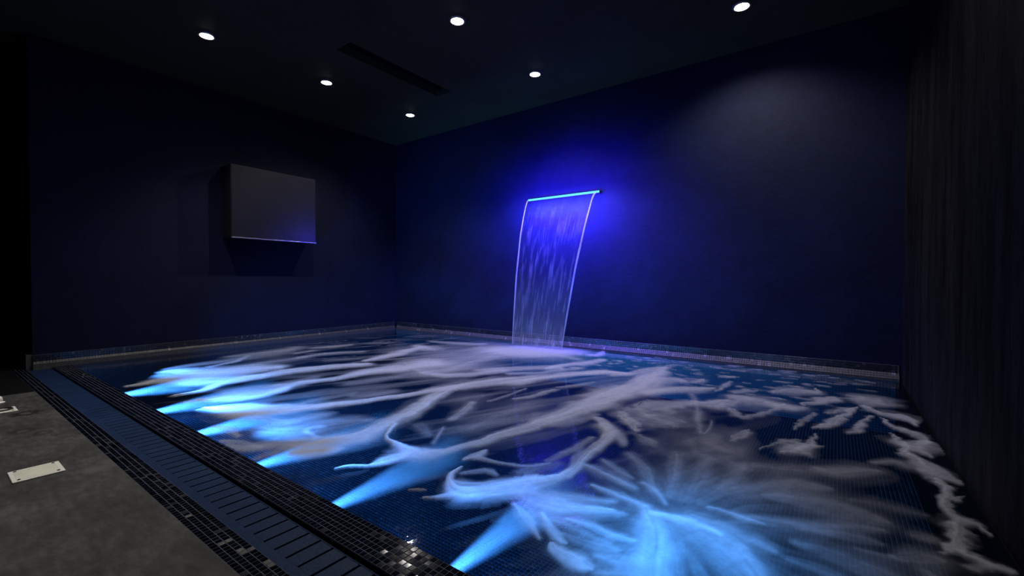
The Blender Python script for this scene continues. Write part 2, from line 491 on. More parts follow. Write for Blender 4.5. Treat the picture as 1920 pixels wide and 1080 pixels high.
local_box('back_panel', M['black'], vent, SX0 + .002, SX1 - .002, SY0 + .002, SY1 - .002, ZC + 0.15, ZC + 0.198)
for k in range(3):
    xx = SX0 + (SX1 - SX0) * (k + 1) / 4
    local_box('louvre', M['black'], vent, xx - 0.004, xx + 0.004, SY0 + .003, SY1 - .003, ZC + 0.06, ZC + 0.149)

# pool basin
link('pool_floor', box_me('pool_floor', XL, XR, YP, YB, ZF - 0.2, ZF), M['pool_grout'], kind='structure', label='blue mosaic pool floor under the water')
pf = bpy.data.objects['pool_floor']
# mosaic of the pool floor
ix = np.arange(math.ceil(XL / P_IN), math.floor(XR / P_IN)); iy = np.arange(0, int((YB - YP) / P_IN))
IX, IY = np.meshgrid(ix, iy)
cxs, cys = (IX.ravel() + .5) * P_IN, YP + (IY.ravel() + .5) * P_IN
w0, w1 = P_IN * .43, P_IN * .40
tv = np.array([(-w0, -w0, 0), (w0, -w0, 0), (w0, w0, 0), (-w0, w0, 0), (-w1, -w1, .004), (w1, -w1, .004), (w1, w1, .004), (-w1, w1, .004)])
tf = np.array([(4, 5, 6, 7), (0, 1, 5, 4), (1, 2, 6, 5), (2, 3, 7, 6), (3, 0, 4, 7)])
nt_ = len(cxs)
co = (tv[None] + np.stack([cxs, cys, np.full(nt_, ZF)], 1)[:, None]).reshape(-1, 3).astype(np.float32)
fa = (tf[None] + (np.arange(nt_) * 8)[:, None, None]).reshape(-1, 4).astype(np.int32)
me = bpy.data.meshes.new('floor_tiles')
me.vertices.add(len(co)); me.vertices.foreach_set('co', co.ravel())
me.loops.add(fa.size); me.loops.foreach_set('vertex_index', fa.ravel())
me.polygons.add(len(fa)); me.polygons.foreach_set('loop_start', (np.arange(len(fa)) * 4).astype(np.int32))
me.update(calc_edges=True)
link('floor_tiles', me, M['pool_tile'], pf, kind='stuff')
link('wall_pool_near', box_me('wall_pool_near', XL, XR, YP - 0.15, YP, ZF - 0.2, -0.026), M['pool_x'], kind='structure', label='mosaic pool wall under the overflow edge')
bm = bmesh.new()
bm_box(bm, XL, XR, YB - 0.012, YB - 0.0005, ZF, -0.02)
link('wall_pool_back', to_mesh(bm, 'wall_pool_back'), M['pool_x'], kind='structure', label='mosaic pool wall under the back wall')
bm = bmesh.new()
bm_box(bm, XL + 0.0005, XL + 0.012, YP, YB, ZF, -0.02)
link('wall_pool_left', to_mesh(bm, 'wall_pool_left'), M['pool_y'], kind='structure', label='mosaic pool wall under the left wall')
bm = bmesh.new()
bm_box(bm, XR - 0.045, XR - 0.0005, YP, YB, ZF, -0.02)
link('wall_pool_right', to_mesh(bm, 'wall_pool_right'), M['shade_and_wall'], kind='structure', label='mosaic pool wall under the right wall')

# ------------------------------------------------------------------ mosaic bands along the overflow gutter
def band(name, label, y0, rows, pitch, x0, x1, mat, n_single, pale_at=(), vertical_face=None):
    t = link(name, box_me(name, x0, x1, y0, y0 + rows * pitch, -0.05, -0.0010), M['grout'], kind='structure', label=label)
    cols = int((x1 - x0) / pitch)
    me1 = one_tile_me('tile', pitch * .88, pitch * .88, 0.0055, 0.0009); me1.materials.append(mat)
    me2 = one_tile_me('pale_tile', pitch * .88, pitch * .88, 0.0055, 0.0009); me2.materials.append(M['tile_veined'])
    cells = []
    for c in range(cols):
        for r in range(rows):
            x = math.floor(x0 / pitch) * pitch + (c + 1.5) * pitch
            y = y0 + (r + .5) * pitch
            if x + pitch / 2 > x1:
                continue
            cells.append((x, y))
    vis = lambda p: (960 + F_PX * (p[0] * math.cos(YAW) + p[1] * math.sin(YAW)) / max(.05, -p[0] * math.sin(YAW) + p[1] * math.cos(YAW)), 525 + F_PX / max(.05, -p[0] * math.sin(YAW) + p[1] * math.cos(YAW)))
    inview = [p for p in cells if -p[0] * math.sin(YAW) + p[1] * math.cos(YAW) > .1 and vis(p)[1] < 1085]
    near = set(sorted(inview, key=lambda p: p[0] ** 2 + p[1] ** 2)[:n_single])
    mts = []
    for p in cells:
        tilt = Matrix.Rotation(random.gauss(0, .02), 4, 'X') @ Matrix.Rotation(random.gauss(0, .02), 4, 'Y') @ Matrix.Rotation(random.gauss(0, .012), 4, 'Z')
        mt = Matrix.Translation((p[0], p[1], -0.0055 + random.uniform(-.0004, .0004))) @ tilt
        if p in near:
            pale = any(math.hypot(p[0] - a, p[1] - b) < rr for a, b, rr in pale_at)
            o = bpy.data.objects.new('tile', me2 if pale else me1)
            C.objects.link(o)
            o.parent = t
            o.matrix_local = mt
        else:
            mts.append(mt)
    link('mosaic_tiles', tiles_me('mosaic_tiles', mts, pitch * .88, pitch * .88, 0.0055, 0.0009), mat, t, kind='stuff')
    return t

t1 = band('trim_1', 'black mosaic strip between the stone deck and the gutter grate', YD, 4, P_OUT, XN, XR, M['tile_out'], 300,
          pale_at=((-1.86, .70, .02), (-1.75, .72, .02), (-2.2, .68, .02), (-1.60, .73, .02)))  # tiles near these points take the pale veined colour
t2 = band('trim_2', 'black mosaic strip between the gutter grate and the water', YG1, 6, P_IN, XL, XR, M['tile_in'], 300,
          pale_at=())
# side face of the inner strip above the grate
mts = []
R90 = Matrix.Rotation(math.pi / 2, 4, 'X')
for c in range(int((XR - XL) / P_IN)):
    x = math.floor(XL / P_IN) * P_IN + (c + 1.5) * P_IN
    if x + P_IN / 2 < XR:
        mts.append(Matrix.Translation((x, YG1 + .0005, -0.0165)) @ R90)
link('edge_tiles', tiles_me('edge_tiles', mts, P_IN * .88, .019, 0.004, 0.0009), M['tile_in'], t2, kind='stuff')

# ------------------------------------------------------------------ gutter grate: stone pieces with slots
GZ = -0.018
SP = 0.0848
grate = empty('gutter_grate', (0, 0, GZ - 0.03), 'grey stone overflow grate with cross slots between the mosaic strips', 'grate')
g0, g1 = YG0 + 0.004, YG1 - 0.010
s0, s1 = 0.800, 0.937
zz = (-0.03 + 0.0, 0.03)
def gbox(name, x0, x1, y0, y1, bevel=0.0015):
    return link(name, box_me(name, x0, x1, y0, y1, 0.005, 0.03, bevel), M['grate'], grate)
gbox('side_rail', XL + .003, XR - .003, g0, s0)
gbox('side_rail', XL + .003, XR - .003, s1, g1, 0.001)
xs = []
x = -1.527 - SP * 67
bar_me = box_me('bar', -SP / 2 + 0.0055, SP / 2 - 0.0055, s0 - .0005, s1 + .0005, 0.005, 0.0298, 0.0015)
bar_me.materials.append(M['grate'])
n = 0
while True:
    xc = x + SP / 2
    if xc + SP / 2 > XR:
        break
    if xc - SP / 2 > XL + .003:
        o = bpy.data.objects.new('bar', bar_me)
        C.objects.link(o); o.parent = grate; o.location = (xc, 0, random.uniform(-.0006, .0002))
        n += 1
    x += SP
link('gutter_channel', box_me('gutter_channel', XL, XR, YG0, YG1, -0.25, -0.12), M['black'], kind='structure', label='dark overflow channel under the grate')

# ------------------------------------------------------------------ wall base: pale ledge and dark mosaic rows
def wall_base(name, label, a, b, fixed, axis, zlo=0.015, dlo=0.050):
    """axis 'y': runs along Y on the left wall (x fixed); axis 'x': runs along X on the back wall (y fixed)"""
    bm = bmesh.new()
    prof = [(0.0, -0.03), (dlo, -0.03), (dlo, zlo), (0.012, 0.0723), (0.010, 0.0723), (0.010, 0.0723 + 3 * P_IN), (0.0, 0.0723 + 3 * P_IN)]
    ends = []
    for s in (a, b):
        ring = []
        for d, z in prof:
            ring.append(bm.verts.new((fixed + d, s, z) if axis == 'y' else (s, fixed - d, z)))
        ends.append(ring)
    k = len(prof)
    for i in range(k):
        j = (i + 1) % k
        bm.faces.new((ends[0][i], ends[0][j], ends[1][j], ends[1][i]))
    bm.faces.new(ends[0]); bm.faces.new(list(reversed(ends[1])))
    bmesh.ops.recalc_face_normals(bm, faces=list(bm.faces))
    t = link(name, to_mesh(bm, name), M['grout_dark'], kind='structure', label=label)
    dd, dz = dlo - 0.012, 0.0723 - zlo
    slope = math.hypot(dd, dz)
    ang = math.atan2(dz, dd)
    dark, pale = [], []
    cols = int((b - a) / P_IN)
    for c in range(cols):
        s = a + (c + .5) * P_IN
        for r in range(3):
            z = 0.0723 + (r + .5) * P_IN
            f = (r + .5) / 3
            d = dlo - f * dd; zl = zlo + f * dz
            if axis == 'y':
                dark.append(Matrix.Translation((fixed + 0.0098, s, z)) @ Matrix.Rotation(math.pi / 2, 4, 'Y') @ Matrix.Rotation(math.pi / 2, 4, 'Z'))
                pale.append(Matrix.Translation((fixed + d, s, zl)) @ Matrix.Rotation(math.pi / 2 - (math.pi / 2 - ang), 4, 'Y') @ Matrix.Rotation(math.pi / 2, 4, 'Z'))
            else:
                dark.append(Matrix.Translation((s, fixed - 0.0098, z)) @ Matrix.Rotation(math.pi / 2, 4, 'X'))
                pale.append(Matrix.Translation((s, fixed - d, zl)) @ Matrix.Rotation(ang, 4, 'X'))
    w = P_IN * .88
    link('dark_tiles', tiles_me('dark_tiles', dark, w, w, 0.004, 0.0009), M['tile_wall'], t, kind='stuff')
    link('ledge_tiles', tiles_me('ledge_tiles', pale, w, slope / 3 * .9, 0.003, 0.0009), M['tile_pale'], t, kind='stuff')
    return t
wall_base('trim_3', 'pale sloping mosaic ledge and dark mosaic rows along the foot of the left wall', 0.80, YB - 0.05, XL, 'y', zlo=0.046, dlo=0.034)
wall_base('trim_4', 'pale sloping mosaic ledge and dark mosaic rows along the foot of the back wall', XL + 0.05, XR - .02, YB, 'x')
# mosaic plinth where the left wall meets the deck gutter
tp = link('trim_5', box_me('trim_5', XN, XL - .0005, 0.75, 0.80, -0.02, 0.155), M['grout_dark'], kind='structure', label='dark mosaic plinth at the corner of the left wall and the gutter')
mts = []
for c in range(int((XL - XN) / P_IN)):
    for r in range(6):
        mts.append(Matrix.Translation((XN + (c + .5) * P_IN, 0.7502, 0.004 + (r + .5) * P_IN)) @ R90)
link('plinth_tiles', tiles_me('plinth_tiles', mts, P_IN * .88, P_IN * .88, .004, .0009), M['tile_wall'], tp, kind='stuff')

# ------------------------------------------------------------------ ceiling downlights
def downlight(x, y, label, tilt=0.0, power=1.0, spread=128):
    e = empty('downlight', (x, y, ZC), label, 'ceiling light', 'recessed ceiling downlights')
    ring = link('trim_ring', RING, None, e)
    lens = link('lens', LENS, None, e)
    ld = bpy.data.lights.new('downlight_lamp', 'SPOT')
    ld.energy = DOWNLIGHT_W * power
    ld.color = (1.0, 0.955, 0.89)
    ld.spot_size = math.radians(spread)
    ld.spot_blend = 0.75
    ld.shadow_soft_size = 0.03
    lo = bpy.data.objects.new('downlight_lamp', ld)
    C.objects.link(lo)
    lo.parent = e
    lo.location = (0, 0, -0.05)
    lo.rotation_euler = (math.radians(tilt), 0, 0)
    return e
RING = lathe_me('trim_ring', [(0.064, -0.001), (0.068, -0.010), (0.080, -0.010), (0.090, -0.002), (0.088, 0.0), (0.062, 0.0)], 36)
RING.materials.append(M['ring'])
LENS = lathe_me('lens', [(0.064, -0.004), (0.056, -0.011), (0.040, -0.017), (0.020, -0.020), (0.0, -0.021)], 32)
LENS.materials.append(M['lens'])
LX, LY = (-5.697, -3.238, -0.788), (1.995, 3.434, 4.918)
downlight(LX[0], LY[0], 'white ceiling downlight nearest the left edge of the photograph', 14, 1.0, 108)
downlight(LX[0], LY[1], 'white ceiling downlight in the left row, second from the left edge, above the wall cabinet')
downlight(LX[0], LY[2], 'smallest and farthest ceiling downlight, in the left row near the back wall', -22)
downlight(LX[1], LY[1], 'large bright ceiling downlight at the top middle of the photograph')
downlight(LX[1], LY[2], 'ceiling downlight above and closest to the waterfall', -9)
downlight(LX[2], LY[2], 'large bright ceiling downlight at the upper right', 14, 1.25)
downlight(LX[2], LY[1], 'ceiling downlight beside the right wall, above the top edge of the photograph', 0, 0.75)
downlight(LX[1] + .6, 0.20, 'ceiling downlight over the deck behind the top edge of the photograph', 0, 1.0, 100)
downlight(LX[0] + 1.15, 0.00, 'ceiling downlight over the left end of the deck, outside the photograph', 0, 1.15, 86)

# ------------------------------------------------------------------ wall cabinet
cx, cf = XL, XL + 0.31
y0, y1, z0, z1 = 2.71, 3.97, 1.60, 2.645
cab = empty('wall_cabinet', (XL, (y0 + y1) / 2, z0), 'flat grey box cabinet hung high on the left wall', 'cabinet')
local_box('body', M['cabinet'], cab, XL + .001, cf - 0.022, y0, y1, z0, z1, 0.006)
local_box('front_panel', M['cabinet_front'], cab, cf - 0.020, cf, y0 + .003, y1 - .003, z0 + 0.012, z1 - .003, 0.004)
local_box('bottom_lip', M['trim_steel'], cab, cf - 0.020, cf + 0.010, y0 - .004, y1 + .004, z0 - 0.006, z0 + 0.009, 0.002, label='thin bright steel lip')

# ------------------------------------------------------------------ deck fittings
def screw_me():
    return lathe_me('screw', [(0.0, 0.0025), (0.006, 0.0022), (0.0075, 0.0), (0.0, 0.0)], 12)
SCREW = screw_me(); SCREW.materials.append(M['screw'])
def cover_plate(x0, x1, y0, y1, label, ring=False):
    e = empty('cover_plate', ((x0 + x1) / 2, (y0 + y1) / 2, 0), label, 'cover plate', 'square cover plates on the deck')
    local_box('frame', M['white'], e, x0, x1, y0, y1, 0, 0.008, 0.0025)
    ix, iy = (x1 - x0) * .09, (y1 - y0) * .09
    local_box('lid', M['ivory'], e, x0 + ix, x1 - ix, y0 + iy, y1 - iy, 0.004, 0.0088, 0.0004)
    for sx in (-1, 1):
        for sy in (-1, 1):
            s = link('screw', SCREW, None, e)
            s.location = (sx * ((x1 - x0) / 2 - .022), sy * ((y1 - y0) / 2 - .024), 0.0086)
            s.scale = (0.9, 0.9, 1)
    if not ring:
        me = lathe_me('dished_ring', [(0.055, 0.0088), (0.058, 0.0098), (0.062, 0.0088)], 40)
        link('dished_ring', me, M['ivory'], e, smooth=True)
    else:
        me = lathe_me('pull_ring', [(0.036, 0.012), (0.041, 0.018), (0.052, 0.018), (0.057, 0.012), (0.052, 0.0095), (0.041, 0.0095), (0.036, 0.012)], 40)
        o = link('pull_ring', me, M['rubber'], e, label='black rubber ring', smooth=True)
        o.location = (0.0, 0.02, 0)
    return e
cover_plate(-3.416, -3.222, 0.282, 0.468, 'square ivory cover plate with four corner screws on the stone deck')
cover_plate(-5.165, -4.985, 0.290, 0.473, 'white cover plate with a black ring, cut by the left edge of the photograph', ring=True)
cap = empty('deck_cap', (-5.43, 0.400, 0), 'small white domed cap on the deck behind the ringed cover plate', 'cap')
link('base_flange', lathe_me('base_flange', [(0.0, 0), (0.045, 0), (0.047, 0.006), (0.034, 0.012), (0.0, 0.012)], 28), M['white'], cap, smooth=True)
link('dome', lathe_me('dome', [(0.032, 0.011), (0.034, 0.03), (0.030, 0.046), (0.018, 0.056), (0.0, 0.060)], 28), M['white'], cap, smooth=True)

# ------------------------------------------------------------------ waterfall blade
LXA, LXB, LZ, LYF = -3.932, -2.722, 2.250, YB - 0.072
spout = empty('waterfall_spout', ((LXA + LXB) / 2, YB, LZ), 'slim waterfall spout with glowing cyan edge on the back wall', 'spout')
local_box('blade', M['acrylic'], spout, LXA, LXB, LYF + 0.010, YB - .001, LZ - 0.010, LZ + 0.022, 0.003)
local_box('light_strip', M['led'], spout, LXA - .001, LXB + .001, LYF - 0.004, LYF + 0.0095, LZ - 0.006, LZ + 0.021, 0.003, label='glowing cyan light strip')
def fill_lamp(x, y, z, tilt, energy, col):  # unseen blue fill, added in mid-air before the spout to wash wall and foam
    ld = bpy.data.lights.new('fill_lamp', 'SPOT')
    ld.energy = energy
    ld.color = col
    ld.spot_size = math.radians(168)
    ld.spot_blend = 0.3
    ld.shadow_soft_size = 0.14
    lo = bpy.data.objects.new('fill_lamp', ld)
    C.objects.link(lo)
    lo.parent = spout
    lo.location = (x - spout.location.x, y, z)
    lo.rotation_euler = (math.radians(tilt), 0, 0)
for k in range(5):
    xk = LXA + (k + .5) / 5 * (LXB - LXA)
    fill_lamp(xk, -0.52, -0.22, 78, BLUE_FILL_W * 0.50 / 5, (0.036, 0.003, 1.0))
    fill_lamp(xk, -0.46, -0.02, 20, BLUE_FILL_W * 0.23 / 5, (0.14, 0.16, 1.0))

# falling sheet: edge points left / right from lip to water
EL = [(-3.928, 5.766, 2.248), (-3.936, 5.745, 2.205), (-3.953, 5.695, 2.002), (-3.979, 5.647, 1.708), (-4.006, 5.572, 1.042), (-4.015, 5.517, 0.382), (-4.020, 5.489, 0.008)]
ER = [(-2.760, 5.766, 2.248), (-2.795, 5.745, 2.205), (-2.831, 5.691, 1.983), (-2.878, 5.654, 1.757), (-2.985, 5.585, 1.170), (-3.085, 5.525, 0.480), (-3.150, 5.490, 0.008)]
def resample(pts, n):
    P_ = np.array(pts); z = P_[:, 2]
    # arc length parameter, Catmull-like smoothing through cubic interpolation of each coordinate
    s = np.concatenate([[0], np.cumsum(np.linalg.norm(np.diff(P_, axis=0), axis=1))]); s /= s[-1]
    u = np.linspace(0, 1, n)
    o = np.stack([np.interp(u, s, P_[:, k]) for k in range(3)], 1)
    for _ in range(10):
        o[1:-1] = (o[:-2] + 2 * o[1:-1] + o[2:]) / 4
    return o
NV, NU = 120, 64
A_, B_ = resample(EL, NV), resample(ER, NV)
verts, faces, uvs = [], [], []
ph = rng.uniform(0, 6.28, 12); fr = rng.uniform(8, 60, 12)
for i in range(NV):
    for j in range(NU):
        t = j / (NU - 1)
        p = A_[i] * (1 - t) + B_[i] * t
        wob = 0.004 * (i / NV) * sum(math.sin(fr[k] * t + ph[k] + 0.02 * i * (k % 3)) for k in range(12)) / 3
        verts.append((p[0], p[1] + wob, p[2])); uvs.append((t, i / (NV - 1)))
for i in range(NV - 1):
    for j in range(NU - 1):
        a = i * NU + j
        faces.append((a, a + 1, a + NU + 1, a + NU))
me = bpy.data.meshes.new('water_film'); me.from_pydata(verts, [], faces)
uvl = me.uv_layers.new(name='UVMap')
for lp in me.loops:
    uvl.data[lp.index].uv = uvs[lp.vertex_index]
fall = empty('water_curtain', (-3.55, 5.49, ZW), 'thin translucent sheet of water falling from the glowing spout into the pool', 'waterfall')
def reparent(o, p):
    o.parent = p
    o.matrix_parent_inverse = Matrix.Translation(-Vector(p.location))
reparent(link('water_film', me, M['sheet'], smooth=True), fall)
def tube_me(name, pts, radii, seg=10):
    bm = bmesh.new(); rings = []
    P_ = np.array(pts)
    for i in range(len(P_)):
        t = P_[min(i + 1, len(P_) - 1)] - P_[max(i - 1, 0)]; t /= np.linalg.norm(t)
        a = np.cross(t, (1.0, 0.2, 0.1)); a /= np.linalg.norm(a); b = np.cross(t, a)
        rings.append([bm.verts.new(P_[i] + radii[i] * (math.cos(6.2832 * k / seg) * a + math.sin(6.2832 * k / seg) * b)) for k in range(seg)])
    for r0, r1 in zip(rings, rings[1:]):
        for k in range(seg):
            bm.faces.new((r0[k], r0[(k + 1) % seg], r1[(k + 1) % seg], r1[k]))
    bmesh.ops.recalc_face_normals(bm, faces=list(bm.faces))
    return to_mesh(bm, name)
for pts, sgn in ((A_, -1), (B_, 1)):
    rad = [0.007 + 0.005 * abs(math.sin(3.1 * k / NV)) + (0.004 * (1 - k / 12) if k < 12 else 0) for k in range(NV)]
    reparent(link('rolled_edge', tube_me('rolled_edge', pts, rad), M['rim'], smooth=True), fall)

# ------------------------------------------------------------------ water surface
me = bpy.data.meshes.new('pool_water')
gx, gy = 60, 40
xs_ = np.linspace(XL + 0.013, XR - 0.013, gx); ys_ = np.linspace(YP + .0005, YB - 0.013, gy)
vv = [(x, y, ZW) for y in ys_ for x in xs_]
ff = [(j * gx + i, j * gx + i + 1, (j + 1) * gx + i + 1, (j + 1) * gx + i) for j in range(gy - 1) for i in range(gx - 1)]
me.from_pydata(vv, [], ff)
link('pool_water', me, M['water'], kind='stuff', label='dark blue clear pool water', cat='water', smooth=True)

